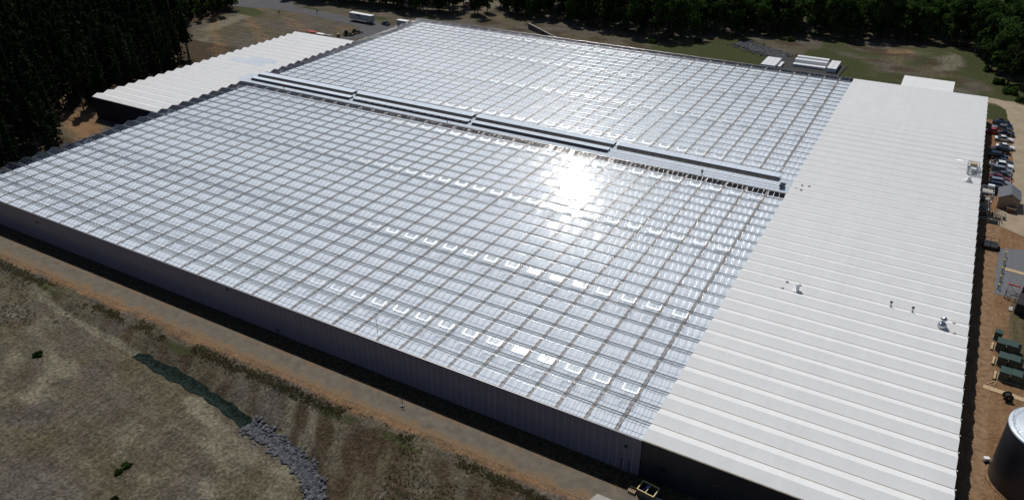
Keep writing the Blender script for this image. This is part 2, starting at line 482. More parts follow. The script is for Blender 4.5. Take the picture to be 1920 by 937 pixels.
wood = ((fx < -262 - 0.0 * fy) & (fy < 225) & (fy > 160)) | ((fx < -254) & (fy < 160)) | ((fx < -212) & (fy < 126)) | ((fx < -318) & (fy >= 225))
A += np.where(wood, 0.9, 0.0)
A += smooth(77.8, 79.2, fy) * smooth(83, 82.5, fy) * smooth(-14, -20, fx)  # front wall's shade painted into the ground colour as a dark strip
B += smooth(338, 342, fy) * smooth(-200, -208, fx) * 0.5
B += np.exp(-(polyline_dist(fx, fy, [(-330, 262), (-318, 276)]) / 4) ** 2) * 0.8
cover = np.clip(np.stack([R, G, B, A], 1), 0, 1).astype(np.float32)

def ground_mat():
    m, nt, p = new_mat('ground_cover')
    at = nt.nodes.new('ShaderNodeAttribute'); at.attribute_name = 'cover'
    sep = nt.nodes.new('ShaderNodeSeparateColor'); nt.links.new(at.outputs['Color'], sep.inputs[0])
    geo = nt.nodes.new('ShaderNodeNewGeometry')
    def noise(scale, det=8, rough=0.65, sx=1.0, rot=0.0, sy=1.0):
        mp = nt.nodes.new('ShaderNodeMapping'); mp.inputs['Scale'].default_value = (sx, sy, 1)
        mp.inputs['Rotation'].default_value = (0, 0, rot)
        nt.links.new(geo.outputs['Position'], mp.inputs['Vector'])
        n = nt.nodes.new('ShaderNodeTexNoise'); n.inputs['Scale'].default_value = scale
        n.inputs['Detail'].default_value = det; n.inputs['Roughness'].default_value = rough
        nt.links.new(mp.outputs[0], n.inputs['Vector'])
        return n.outputs['Fac']
    big = noise(0.05, 5); mid = noise(0.35, 8, 0.7, 0.45, 0.5); fine = noise(1.9, 4, 0.62); fine2 = noise(1.1, 10, 0.78)
    streak = noise(1.15, 7, 0.72, 1.0, 0.12, 0.10)
    def ramp(fac, stops):
        r = nt.nodes.new('ShaderNodeValToRGB')
        els = r.color_ramp.elements
        while len(els) < len(stops): els.new(0.5)
        for e_, (pos, c) in zip(els, stops):
            e_.position = pos; e_.color = tuple(c) + (1,)
        nt.links.new(fac, r.inputs[0]); return r.outputs[0]
    def mix(fac, a, b, mode='MIX'):
        x = nt.nodes.new('ShaderNodeMix'); x.data_type = 'RGBA'; x.blend_type = mode
        if isinstance(fac, float): x.inputs[0].default_value = fac
        else: nt.links.new(fac, x.inputs[0])
        nt.links.new(a, x.inputs[6]); nt.links.new(b, x.inputs[7]); return x.outputs[2]
    mm = math_node(nt, 'ADD', math_node(nt, 'MULTIPLY', mid, 0.5), math_node(nt, 'MULTIPLY', streak, 0.5))
    base = ramp(mm, [(0.30, (0.046, 0.038, 0.023)), (0.46, (0.082, 0.069, 0.043)), (0.58, (0.122, 0.105, 0.066)), (0.70, (0.195, 0.172, 0.112))])
    base2 = ramp(mm, [(0.32, (0.055, 0.046, 0.038)), (0.5, (0.100, 0.086, 0.070)), (0.68, (0.155, 0.138, 0.112))])
    bigf = math_node(nt, 'MULTIPLY_ADD' if False else 'MULTIPLY', math_node(nt, 'SUBTRACT', big, 0.42), 6.0)
    c = nt.nodes.new('ShaderNodeClamp'); nt.links.new(bigf, c.inputs[0])
    base = mix(c.outputs[0], base, base2)
    dirt = ramp(mm, [(0.3, (0.13, 0.072, 0.037)), (0.5, (0.215, 0.126, 0.066)), (0.7, (0.30, 0.190, 0.106))])
    grass = ramp(fine2, [(0.3, (0.022, 0.030, 0.010)), (0.5, (0.048, 0.056, 0.020)), (0.7, (0.10, 0.098, 0.042))])
    pale = ramp(mm, [(0.3, (0.095, 0.084, 0.060)), (0.5, (0.155, 0.140, 0.098)), (0.7, (0.25, 0.228, 0.160))])
    dead_and_shade = ramp(fine2, [(0.3, (0.026, 0.019, 0.012)), (0.5, (0.058, 0.042, 0.026)), (0.7, (0.115, 0.088, 0.055))])  # also colours the painted shade strip along the front wall
    def sharpen(sock, lo=0.35, hi=0.65):
        v = math_node(nt, 'ADD', sock, math_node(nt, 'MULTIPLY', math_node(nt, 'SUBTRACT', fine2, 0.5), 0.9))
        v = math_node(nt, 'ADD', v, math_node(nt, 'MULTIPLY', math_node(nt, 'SUBTRACT', mid, 0.5), 0.8))
        mr = nt.nodes.new('ShaderNodeMapRange'); mr.interpolation_type = 'SMOOTHSTEP'
        mr.inputs['From Min'].default_value = lo; mr.inputs['From Max'].default_value = hi
        nt.links.new(v, mr.inputs['Value'])
        return mr.outputs[0]
    col = mix(sharpen(sep.outputs[2], 0.2, 0.75), base, pale)
    col = mix(sharpen(at.outputs['Alpha'], 0.2, 0.7), col, dead_and_shade)
    sp = ramp(fine, [(0.30, (0.25, 0.25, 0.25)), (0.48, (0.95, 0.95, 0.95)), (0.70, (1.95, 1.95, 1.9))])
    col = mix(0.72, col, sp, 'MULTIPLY')
    dirt = mix(0.35, dirt, sp, 'MULTIPLY')
    col = mix(sharpen(sep.outputs[0], 0.15, 0.85), col, dirt)
    col = mix(sharpen(sep.outputs[1], 0.3, 0.62), col, grass)
    nt.links.new(col, p.inputs['Base Color'])
    p.inputs['Roughness'].default_value = 0.95
    p.inputs['Specular IOR Level'].default_value = 0.1
    b = nt.nodes.new('ShaderNodeBump'); b.inputs['Strength'].default_value = 0.8; b.inputs['Distance'].default_value = 0.35
    hsum = math_node(nt, 'ADD', fine, math_node(nt, 'MULTIPLY', mid, 1.5))
    nt.links.new(hsum, b.inputs['Height']); nt.links.new(b.outputs[0], p.inputs['Normal'])
    return m

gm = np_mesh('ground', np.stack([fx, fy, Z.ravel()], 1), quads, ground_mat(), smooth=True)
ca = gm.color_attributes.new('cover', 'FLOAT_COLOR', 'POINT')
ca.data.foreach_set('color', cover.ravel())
tag(link('ground', gm), kind='structure')

def sheet(name, left, right, m, lift, jit=0.0, sub=8, kind='structure', parent=None):
    """A strip between two polylines laid over the terrain, edges roughened."""
    def resample(pts, n):
        p = np.array(pts, float); d = np.r_[0, np.cumsum(np.hypot(*np.diff(p, axis=0).T))]
        t = np.linspace(0, d[-1], n)
        return np.stack([np.interp(t, d, p[:, 0]), np.interp(t, d, p[:, 1])], 1)
    L = max(np.hypot(*np.diff(np.array(left, float), axis=0).T).sum(), np.hypot(*np.diff(np.array(right, float), axis=0).T).sum())
    n = max(4, int(L / 0.8))
    a, b = resample(left, n), resample(right, n)
    if jit:
        dv = (b - a) / np.linalg.norm(b - a, axis=1)[:, None]
        a = a + dv * (jit * nz2(a[:, 0], a[:, 1], 2.0, 31) + 0.5 * jit * nz2(a[:, 0], a[:, 1], 0.7, 32))[:, None]
        b = b + dv * (jit * nz2(b[:, 0], b[:, 1], 2.0, 33) + 0.5 * jit * nz2(b[:, 0], b[:, 1], 0.7, 34))[:, None]
    ts = np.linspace(0, 1, sub + 1)
    P = a[None] * (1 - ts[:, None, None]) + b[None] * ts[:, None, None]
    z = terrain(P[..., 0], P[..., 1]) + lift
    v = np.concatenate([P, z[..., None]], -1).reshape(-1, 3)
    ii = np.arange((sub + 1) * n).reshape(sub + 1, n)
    q = np.stack([ii[:-1, :-1], ii[:-1, 1:], ii[1:, 1:], ii[1:, :-1]], -1).reshape(-1, 4)
    p0, p1, p2 = v[q[0][0]], v[q[0][1]], v[q[0][2]]
    if np.cross(p1 - p0, p2 - p0)[2] < 0: q = q[:, ::-1]
    o = link(name, np_mesh(name, v, q, m, smooth=True), parent)
    if kind: o['kind'] = kind
    return o

def track_mat(name, c_mid, c_edge, axis, mid, half, var=0.25):
    """Worn track: a greyer strip where the wheels run, earth at its sides."""
    m = mat(name, c_mid, 0.95, 0, var, 0.5, 0.1, bump=0.35, bscale=3.0)
    nt = m.node_tree; p = nt.nodes['Principled BSDF']
    src = p.inputs['Base Color'].links[0].from_socket
    geo = nt.nodes.new('ShaderNodeNewGeometry'); sep = nt.nodes.new('ShaderNodeSeparateXYZ')
    nt.links.new(geo.outputs['Position'], sep.inputs[0])
    nz = nt.nodes.new('ShaderNodeTexNoise'); nz.inputs['Scale'].default_value = 0.28; nz.inputs['Detail'].default_value = 7
    nt.links.new(geo.outputs['Position'], nz.inputs['Vector'])
    nf = nt.nodes.new('ShaderNodeTexNoise'); nf.inputs['Scale'].default_value = 3.0; nf.inputs['Detail'].default_value = 6
    nt.links.new(geo.outputs['Position'], nf.inputs['Vector'])
    d = math_node(nt, 'ABSOLUTE', math_node(nt, 'SUBTRACT', sep.outputs[axis], mid))
    d = math_node(nt, 'ADD', d, math_node(nt, 'MULTIPLY', math_node(nt, 'SUBTRACT', nz.outputs['Fac'], 0.5), half * 3.0))
    mr = nt.nodes.new('ShaderNodeMapRange'); mr.interpolation_type = 'SMOOTHSTEP'
    mr.inputs['From Min'].default_value = half * 0.6; mr.inputs['From Max'].default_value = half * 1.4
    nt.links.new(d, mr.inputs['Value'])
    rr = nt.nodes.new('ShaderNodeValToRGB')
    rr.color_ramp.elements[0].position = 0.3; rr.color_ramp.elements[1].position = 0.7
    rr.color_ramp.elements[0].color = tuple(c * 0.75 for c in c_edge) + (1,)
    rr.color_ramp.elements[1].color = tuple(c * 1.25 for c in c_edge) + (1,)
    nt.links.new(nf.outputs['Fac'], rr.inputs[0])
    mx = nt.nodes.new('ShaderNodeMix'); mx.data_type = 'RGBA'
    nt.links.new(mr.outputs[0], mx.inputs[0]); nt.links.new(src, mx.inputs[6]); nt.links.new(rr.outputs[0], mx.inputs[7])
    nt.links.new(mx.outputs[2], p.inputs['Base Color'])
    return m

M_path = track_mat('gravel_path', (0.145, 0.124, 0.097), (0.185, 0.128, 0.078), 1, 76.8, 1.7)
M_asphalt = mat('asphalt', (0.085, 0.083, 0.088), 0.9, 0, 0.15, 0.15, 0.25, bump=0.1)
M_dirtroad = mat('pale_dirt_road', (0.33, 0.265, 0.185), 0.95, 0, 0.18, 0.25, 0.1, bump=0.3, bscale=2.0)
M_rut = mat('reddish_track', (0.225, 0.142, 0.083), 0.95, 0, 0.4, 0.9, 0.1, bump=0.5, bscale=1.5)
M_gravel = mat('grey_gravel', (0.15, 0.155, 0.165), 0.95, 0, 0.3, 2.5, 0.1, bump=0.5, bscale=6.0)

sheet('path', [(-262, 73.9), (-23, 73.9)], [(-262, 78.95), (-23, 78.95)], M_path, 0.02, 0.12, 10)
sheet('asphalt_road', [(-352, 283), (-335, 284), (-318.9, 286.4), (-312, 288), (-300, 290.6), (-283, 288.5), (-268, 286), (-253, 284), (-243, 281.4), (-236.5, 272), (-236, 266), (-238, 262), (-240, 252)],
      [(-352, 306), (-335, 308), (-320, 311), (-312, 309), (-306.5, 303), (-298.7, 299), (-284, 298.3), (-262, 294.5), (-245, 292.6), (-232, 291.5), (-224, 290.5), (-216, 289), (-212, 287)], M_asphalt, 0.03, 0.25, 10)
sheet('dirt_road', [(16.0, 302.5), (20, 302), (22.6, 297), (23.6, 285), (24.4, 270), (24.8, 240), (24.6, 222), (22, 210), (17.5, 204)],
      [(16, 308), (25, 307), (33, 300), (36, 285), (36, 270), (36, 240), (36, 222), (34, 205), (30, 196)], M_dirtroad, 0.02, 0.35, 12)
sheet('dirt_track', [(19.2, 204), (18.9, 186), (18.9, 170), (18.6, 140), (18.6, 100)], [(22.3, 204), (21.6, 186), (21.2, 170), (21.4, 140), (20.9, 100)], M_rut, 0.015, 0.3, 6)
sheet('gravel_pad', [(22.0, 188.5), (21.6, 180), (21.3, 170), (21.4, 166.5)], [(42, 197), (42, 185), (42, 172), (42, 165.5)], M_gravel, 0.03, 0.3, 16)
sheet('dark_pad', [(-62.6, 325), (-61.5, 315), (-60, 300)], [(-32, 324), (-32.5, 315), (-33, 300)], mat('dark_fabric_pad', (0.03, 0.03, 0.03), 0.9), 0.35, 0.2, 12)
sheet('concrete_pad', [(-30, 72.6), (-29, 76.0)], [(-16, 72.6), (-16, 76.0)], M_concrete, 0.035, 0.08, 8)

# ------------------------------------------------------------------ the greenhouse
Y0, SP, ZE, PITCH = 82.4, 4.01, 7.27, 18.6
RH = SP / 2 * math.tan(math.radians(PITCH))
X0, X1, X2 = -208.5, -25.0, 15.6
NS = 50
BAY = 5.08
XT = [-29.45 - BAY * j for j in range(36)]
BARS = [X1 - 1.27 * i for i in range(1, 145)]
def gy(k): return Y0 + SP * k
def ry(k): return Y0 + SP * (k + 0.5)

green = empty('greenhouse', ((X0 + X1) / 2, Y0, 0), 0,
              'huge glass greenhouse with sawtooth glazed roof over white screens', 'greenhouse')
def gpart(mb, name, mats, parent=None):
    o = mb.build(name, mats)
    o.parent = parent or green
    if parent is None: o.matrix_parent_inverse = green.matrix_basis.inverted()
    return o
GINV = Matrix.Translation(-Vector(green.location))
def setp(o, par):
    o.parent = par; o.matrix_parent_inverse = Matrix.Translation(-Vector(par.location)); return o

def hexbar(mb, p0, p1, r, mi=0):
    mb.tube(p0, p1, r, r, 6, mi, caps=False, smooth=True)

GLASS_SPANS = [k for k in range(NS) if k not in (24, 25)]
def make_span(y0, xl, xr, bars):
    """One glazed span: two slopes of glass with their glazing bars."""
    mb = MB()
    ym, y1 = SP / 2, SP
    mb.add([(xl, 0, ZE), (xr, 0, ZE), (xr, ym, ZE + RH), (xl, ym, ZE + RH)], [(0, 1, 2, 3)], 0)
    mb.add([(xl, ym, ZE + RH), (xr, ym, ZE + RH), (xr, y1, ZE), (xl, y1, ZE)], [(0, 1, 2, 3)], 0)
    for x in bars:
        hexbar(mb, (x, 0.05, ZE + 0.035), (x, ym, ZE + RH + 0.03), 0.031, 1)
        hexbar(mb, (x, ym, ZE + RH + 0.03), (x, y1 - 0.05, ZE + 0.035), 0.031, 1)
    for f0, f1 in ((0.0, 0.5), (0.5, 1.0)):
        pass
    return mb
proto = None
for k in GLASS_SPANS:
    if proto is None:
        proto = make_span(0, X0, X1, BARS).build('glazed_span', [M_glass, M_alu])
        o = proto
    else:
        o = proto.copy(); COL.objects.link(o)
    o.location = (0, gy(k), 0)
    setp(o, green)
# ridges and gutters
rp = MB(); hexbar(rp, (X0, 0, 0), (X1, 0, 0), 0.05); rproto = None
gp_ = MB()
gp_.prism([(-0.075, 0.05), (-0.06, -0.12), (0.06, -0.12), (0.075, 0.05), (0.06, 0.05), (0.045, -0.02), (-0.045, -0.02), (-0.06, 0.05)], 'x', X0, X1); gproto = None
for k in GLASS_SPANS:
    if rproto is None:
        rproto = o = rp.build('ridge_bar', M_alu)
    else:
        o = rproto.copy(); COL.objects.link(o)
    o.location = (0, ry(k), ZE + RH + 0.055); setp(o, green)
for k in range(NS + 1):
    if gproto is None:
        gproto = o = gp_.build('gutter', M_gutter)
    else:
        o = gproto.copy(); COL.objects.link(o)
    o.location = (0, gy(k), ZE - 0.02); setp(o, green)

# white energy screens, one cloth per bay, with gaps at the trusses
ZS = 6.9
def screen_mesh(xa, xb, ya, yb, seed):
    n = max(2, int((yb - ya) / 1.0)); m_ = 7
    t = np.linspace(0, 1, m_); s = np.linspace(ya, yb, n)
    r = np.random.default_rng(seed)
    e0 = xa + r.uniform(-0.05, 0.05) + 0.03 * np.cumsum(r.normal(0, 0.35, n)) * 0.15
    e1 = xb + r.uniform(-0.05, 0.05) + 0.03 * np.cumsum(r.normal(0, 0.35, n)) * 0.15
    gx = e0[:, None] * (1 - t) + e1[:, None] * t
    gz = ZS - 0.05 * np.sin(np.pi * t)[None, :] + r.normal(0, 0.010, (n, m_))
    gyv = np.repeat(s[:, None], m_, 1)
    v = np.stack([gx, gyv, gz], -1).reshape(-1, 3)
    ii = np.arange(n * m_).reshape(n, m_)
    q = np.stack([ii[:-1, :-1], ii[:-1, 1:], ii[1:, 1:], ii[1:, :-1]], -1).reshape(-1, 4)
    return np_mesh('shade_screen', v, q, M_screen, smooth=True)
edges = [X1 + 0.3] + XT
for (ya, yb) in ((82.62, 176.3), (187.2, 279.2)):
    for j in range(len(edges) - 1):
        xr = edges[j] - (0.32 if j else 0.0); xl = edges[j + 1] + 0.32
        if j == len(edges) - 2: xl = edges[j + 1] + 2.0
        o = link('shade_screen', screen_mesh(xl, xr, ya, yb, j + int(ya))); setp(o, green)
# trusses with the folded edge of the screen on them
tp = None
for x in XT[:-1]:
    if tp is None:
        mb = MB()
        for (ya, yb) in ((82.6, 178.2), (186.9, 282.4)):
            mb.box((0, (ya + yb) / 2, 6.93), (0.24, yb - ya, 0.10), 0, 1)
            for dx in (-0.22, 0.22):
                mb.box((dx, (ya + yb) / 2, 6.98), (0.06, yb - ya, 0.06), 0, 0)
            y = ya; s = 1
            while y < yb - 1.0:
                mb.tube((-0.19 * s, y, 7.0), (0.19 * s, y + 1.0, 7.0), 0.028, n=4, mi=0, caps=False)
                y += 1.0; s = -s
            mb.box((0, (ya + yb) / 2, 6.35), (0.08, yb - ya, 0.08), 0, 0)
        tp = o = mb.build('truss', [M_truss, M_fold])
    else:
        o = tp.copy(); COL.objects.link(o)
    o.location = (x, 0, 0); setp(o, green)

# floor and walls
o = MB().add([(X0, Y0, .03), (X1, Y0, .03), (X1, gy(NS), .03), (X0, gy(NS), .03)], [(0, 1, 2, 3)]).build('floor', M_floor); setp(o, green)
def saw(k0, k1, zb=0.0, inset=0.0):
    pts = []
    for k in range(k0, k1):
        pts += [(gy(k), ZE), (ry(k), ZE + RH - inset)]
    pts += [(gy(k1), ZE)]
    return pts
mb = MB(); mb.box(((X0 + X1) / 2, Y0 - 0.02, (ZE - 0.12) / 2), (X1 - X0, 0.12, ZE - 0.12))
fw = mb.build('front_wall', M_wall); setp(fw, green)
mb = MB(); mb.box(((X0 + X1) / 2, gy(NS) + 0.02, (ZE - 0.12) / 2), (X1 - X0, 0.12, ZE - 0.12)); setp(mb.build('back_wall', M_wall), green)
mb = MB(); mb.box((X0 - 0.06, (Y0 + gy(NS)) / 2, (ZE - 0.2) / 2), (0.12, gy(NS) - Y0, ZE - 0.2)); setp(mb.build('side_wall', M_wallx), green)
mb = MB()
for k in range(NS):
    a, r_, b = (gy(k), ZE - 0.19), (ry(k), ZE + RH), (gy(k + 1), ZE - 0.19)
    mb.add([(X0, a[0], a[1]), (X0, r_[0], r_[1]), (X0, b[0], b[1])], [(0, 1, 2)], 0)
    for p, q in ((a, r_), (r_, b)):
        mb.tube((X0, p[0], p[1]), (X0, q[0], q[1]), 0.05, n=5, mi=1)
    mb.tube((X0, r_[0], r_[1]), (X0, r_[0], ZE - 0.15), 0.03, n=4, mi=1)
setp(mb.build('gable_glazing', [M_glass, M_alu]), green)
mb = MB(); mb.box(((X0 + X1) / 2, Y0 - 0.10, ZE - 0.02), (X1 - X0, 0.16, 0.10)); setp(mb.build('eaves_trim', M_alu), green)
# details of the front wall
mb = MB(); mb.box((-27.25, Y0 - 0.12, 1.1), (1.0, 0.06, 2.2)); mb.box((-27.85, Y0 - 0.13, 1.15), (0.08, 0.08, 2.3), 0, 1); mb.box((-26.65, Y0 - 0.13, 1.15), (0.08, 0.08, 2.3), 0, 1)
o = mb.build('door', [M_wall, M_black]); setp(o, green)
mb = MB(); mb.box((-26.95, Y0 - 0.17, 1.1), (0.12, 0.05, 0.05)); o2 = mb.build('handle', M_galv); setp(o2, o); o2.matrix_parent_inverse = Matrix.Identity(4) @ GINV @ Matrix.Identity(4); o2.parent = o
o2.matrix_parent_inverse = (Matrix.Translation(Vector((0, 0, 0))))
for (x, z, s) in ((-27.4, 4.9, 0.45), (-175.0, 5.2, 0.4), (-99.5, 0.9, 0.5), (-112, 6.4, 0.3)):
    mb = MB(); mb.box((x, Y0 - 0.15, z), (s, 0.16, s)); mb.box((x, Y0 - 0.24, z), (s * .8, 0.03, s * .12), 0, 1); mb.box((x, Y0 - 0.24, z + s * .25), (s * .8, 0.03, s * .12), 0, 1)
    setp(mb.build('wall_vent', [M_black, M_housing]), green)

# opening roof vents: a row of panes per few spans, on both slopes
def vent_mesh(tilt, near, seed):
    w, l = 2.46, 1.3
    mb = MB()
    c, s = math.cos(tilt), math.sin(tilt)
    def P(x, d, h=0.0):           # d = distance from the hinge down the slope
        yy = -d * c - h * s * 0 if near else d * c
        return (x, yy, -d * s + h)
    mb.add([P(0, 0), P(w, 0), P(w, l), P(0, l)], [(0, 1, 2, 3) if not near else (3, 2, 1, 0)], 0)
    def strip(x0, x1, d0, d1, t=.025):
        T = [P(x0, d0, t), P(x1, d0, t), P(x1, d1, t), P(x0, d1, t)]; Bt = [P(x0, d0, -t), P(x1, d0, -t), P(x1, d1, -t), P(x0, d1, -t)]
        F = [(0, 1, 2, 3), (7, 6, 5, 4), (0, 4, 5, 1), (1, 5, 6, 2), (2, 6, 7, 3), (3, 7, 4, 0)]
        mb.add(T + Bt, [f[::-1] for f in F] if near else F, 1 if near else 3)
    strip(-.05, .03, 0, l + .04); strip(w - .03, w + .05, 0, l + .04); strip(.03, w - .03, l - .05, l + .04)
    # opening struts
    for x in (0.5, w - 0.5):
        q = P(x, l); mb.tube(q, (x, q[1] * 0.95, q[2] - 0.26), 0.018, n=4, mi=2)
    return mb
NEAR = [(2, 12.2), (8, 14.3), (15, 15.0), (22, 15.8), (27, 15.5), (34, 16.0), (41, 16.2), (47, 16.2)]
FAR = [1, 7, 14, 21, 33, 40, 46]
items = []
for k, t in NEAR:
    for x in XT[:-1]: items.append((k, True, t, x))
for k in FAR:
    for x in XT[:-1]: items.append((k, False, 3.0, x))
def vkey(it):
    return math.hypot(it[3], gy(it[0]))
items.sort(key=vkey)
vproto = {}
rest = MB()
for n, (k, near, t, x) in enumerate(items):
    tt = math.radians(t)
    loc = (x - 2.36, ry(k), ZE + RH + 0.12)
    if n < 100:
        key = (near, t)
        if key not in vproto:
            vproto[key] = o = vent_mesh(tt, near, n).build('roof_vent', [M_glass, M_ventframe, M_truss, M_ventframe_back])
        else:
            o = vproto[key].copy(); COL.objects.link(o)
        o.location = loc; setp(o, green)
    else:
        m_ = vent_mesh(tt + random.uniform(-.006, .006), near, n)
        b = len(rest.v)
        rest.v.extend([(p[0] + loc[0], p[1] + loc[1], p[2] + loc[2]) for p in m_.v])
        rest.f.extend([[b + i for i in f] for f in m_.f]); rest.m.extend(m_.m); rest.s.extend(m_.s)
o = rest.build('distant_roof_vents', [M_glass, M_ventframe, M_truss, M_ventframe_back]); setp(o, green); o['kind'] = 'stuff'

# corridor spans in the middle: opal panels and long raised air housings
mb = MB()
for k in (24, 25):
    a, b, c = gy(k), ry(k), gy(k + 1)
    mb.add([(X0, a, ZE), (X1, a, ZE), (X1, b, ZE + RH), (X0, b, ZE + RH)], [(0, 1, 2, 3)], 0)
    mb.add([(X0, b, ZE + RH), (X1, b, ZE + RH), (X1, c, ZE), (X0, c, ZE)], [(0, 1, 2, 3)], 0)
    mb.box(((X0 + X1) / 2, b, ZE + RH + .02), (X1 - X0, 0.16, 0.08), 0, 1)
    mb.box(((X0 + X1) / 2, (a + b) / 2, ZE + RH / 2 + .02), (X1 - X0, 0.05, 0.03), 0, 2)
setp(mb.build('corridor_roof', [M_opal, M_white, M_truss]), green)
def housing(xa, xb, y0, z0, y1, z1, y2, louvre, dark):
    """Continuous vent: a dark sloping face rising from the roof to a pale flat lid."""
    L = xb - xa
    mb = MB(); mb.prism([(0, z0), (y1 - y0, z1), (y2 - y0 - .1, z1 + .02), (y2 - y0 - .1, z0 - .1), (.2, z0 - .1)], 'x', -L / 2, L / 2)
    n = int(L / 2.54)
    for i in range(n + 1):
        x = -L / 2 + i * L / n
        mb.tube((x, -.02, z0 + .05), (x, y1 - y0 - .02, z1), .035, n=5, mi=1)
    o = mb.build('housing_body', [dark, M_sidewall])
    lid = MB()
    za, zb, ya, yb, e = z1 + .03, z1 + .10, y1 - y0 - .12, y2 - y0, L / 2 + .12
    lid.add([(-e, ya, za), (e, ya, za), (e, yb, zb), (-e, yb, zb), (-e, ya, za - .07), (e, ya, za - .07), (e, yb, zb - .07), (-e, yb, zb - .07)],
            [(0, 1, 2, 3), (7, 6, 5, 4), (0, 4, 5, 1), (1, 5, 6, 2), (2, 6, 7, 3), (3, 7, 4, 0)])
    l = lid.build('housing_lid', M_opal); l.parent = o
    if louvre:
        lv = MB()
        for i in range(n):
            lv.box((-L / 2 + (i + .5) * L / n, (y1 - y0) * .55, z0 + (z1 - z0) * .72), (L / n * 0.7, 0.06, 0.08))
        q = lv.build('louvre', M_truss); q.parent = o
    o.name = 'air_housing'
    o.location = ((xa + xb) / 2, y0, 0)
    setp(o, green)
    o['label'] = 'long dark-faced housing with a pale lid on the corridor roof'
    return o
for xa, xb in ((-207.5, -165.3), (-163.6, -119.2), (-117.6, -73.2), (-71.8, -28.4)):
    housing(xa, xb, 183.7, 7.66, 184.55, 8.5, 187.0, False, M_housing)
for i, (xa, xb) in enumerate(((-206.6, -163.1), (-161.4, -118.0), (-116.4, -73.0))):
    housing(xa, xb, 179.75, 7.67, 180.5, 8.34, 182.2, i == 1, M_sidewall)
mb = MB(); mb.box((-26.7, gy(24) + 2.2, ZE + .95), (1.3, 2.4, 0.12)); setp(mb.build('roof_hatch', M_sidewall), green)

# ------------------------------------------------------------------ white halls
def hall(name, xl, xr, k0, k1, label, cat, wall_front, wall_side):
    root = empty(name, ((xl + xr) / 2, gy(k0), 0), 0, label, cat)
    y0, y1 = gy(k0), gy(k1)
    mb = MB()
    for k in range(k0, k1):
        a, b, c = gy(k), ry(k), gy(k + 1)
        ov = 0.12
        mb.add([(xl - ov, a + .08, ZE + .02), (xr + ov, a + .08, ZE + .02), (xr + ov, b, ZE + RH + .02), (xl - ov, b, ZE + RH + .02)], [(0, 1, 2, 3)], 0)
        mb.add([(xl - ov, b, ZE + RH + .02), (xr + ov, b, ZE + RH + .02), (xr + ov, c - .08, ZE + .02), (xl - ov, c - .08, ZE + .02)], [(0, 1, 2, 3)], 0)
    roof = setp(mb.build('roof', M_whiteroof), root)
    gproto = None
    for k in range(k0, k1 + 1):
        if gproto is None:
            g = MB(); g.prism([(-0.10, 0.02), (-0.08, -0.16), (0.08, -0.16), (0.10, 0.02), (0.08, 0.02), (0.06, -0.03), (-0.06, -0.03), (-0.08, 0.02)], 'x', xl - .2, xr + .2)
            g.box((xr + .28, 0, -.16), (.16, .16, .34), 0, 1)
            gproto = o = g.build('gutter', [M_roofgutter, M_white])
        else:
            o = gproto.copy(); COL.objects.link(o)
        o.location = (0, gy(k), ZE); setp(o, root)
    if wall_front: setp(MB().box(((xl + xr) / 2, y0 + .02, (ZE - .18) / 2), (xr - xl, .16, ZE - .18)).build('front_wall', wall_front), root)
    setp(MB().box(((xl + xr) / 2, y1 - .02, (ZE - .18) / 2), (xr - xl, .16, ZE - .18)).build('back_wall', wall_side), root)
    for nm, xx in (('side_wall', xl), ('side_wall', xr)):
        w = MB()
        prof = [(y0 + .1, 0)] + [(y, z - .02) for y, z in saw(k0, k1)] + [(y1 - .1, 0)]
        pts = [(xx, y, z) for y, z in prof]
        # sawtooth gable as quads under each slope
        for k in range(k0, k1):
            a, b, c = gy(k), ry(k), gy(k + 1)
            for (p, zp, q, zq) in ((a, ZE, b, ZE + RH), (b, ZE + RH, c, ZE)):
                w.add([(xx - .05, p, 0), (xx - .05, q, 0), (xx - .05, q, zq - .03), (xx - .05, p, zp - .03)], [(0, 1, 2, 3)])
                w.add([(xx + .05, p, 0), (xx + .05, q, 0), (xx + .05, q, zq - .03), (xx + .05, p, zp - .03)], [(3, 2, 1, 0)])
            w.add([(xx - .05, a, ZE - .03), (xx + .05, a, ZE - .03), (xx + .05, b, ZE + RH - .03), (xx - .05, b, ZE + RH - .03)], [(0, 1, 2, 3)], 1)
        setp(w.build(nm, [wall_side, M_whiteroof]), root)
    return root, roof

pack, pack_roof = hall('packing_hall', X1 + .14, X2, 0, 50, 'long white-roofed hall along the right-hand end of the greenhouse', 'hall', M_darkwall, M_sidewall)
side, side_roof = hall('side_hall', -240.3, X0 - .2, 15, 39, 'smaller white-roofed hall with dark walls at the left of the greenhouse', 'hall', M_sidewall, M_sidewall)
# patch of glassy bluish panels on the side hall roof is left as plain sheets of newer material
for k, xa, xb in ((28, -233, -216), (29, -228, -214), (24, -212.5, X0 + .2), (25, -213, X0 + .2)):
    a, b = gy(k) + .14, ry(k) - .03
    m_ = MB(); m_.add([(xa, a, ZE + .05), (xb, a, ZE + .05), (xb, b, ZE + RH + .04), (xa, b, ZE + RH + .04)], [(0, 1, 2, 3)])
    o = m_.build('pale_blue_panel', M_opal); o.parent = side_roof
    o.matrix_parent_inverse = Matrix.Translation(-Vector(side.location)) if False else side_roof.matrix_parent_inverse.inverted() @ side_roof.matrix_parent_inverse
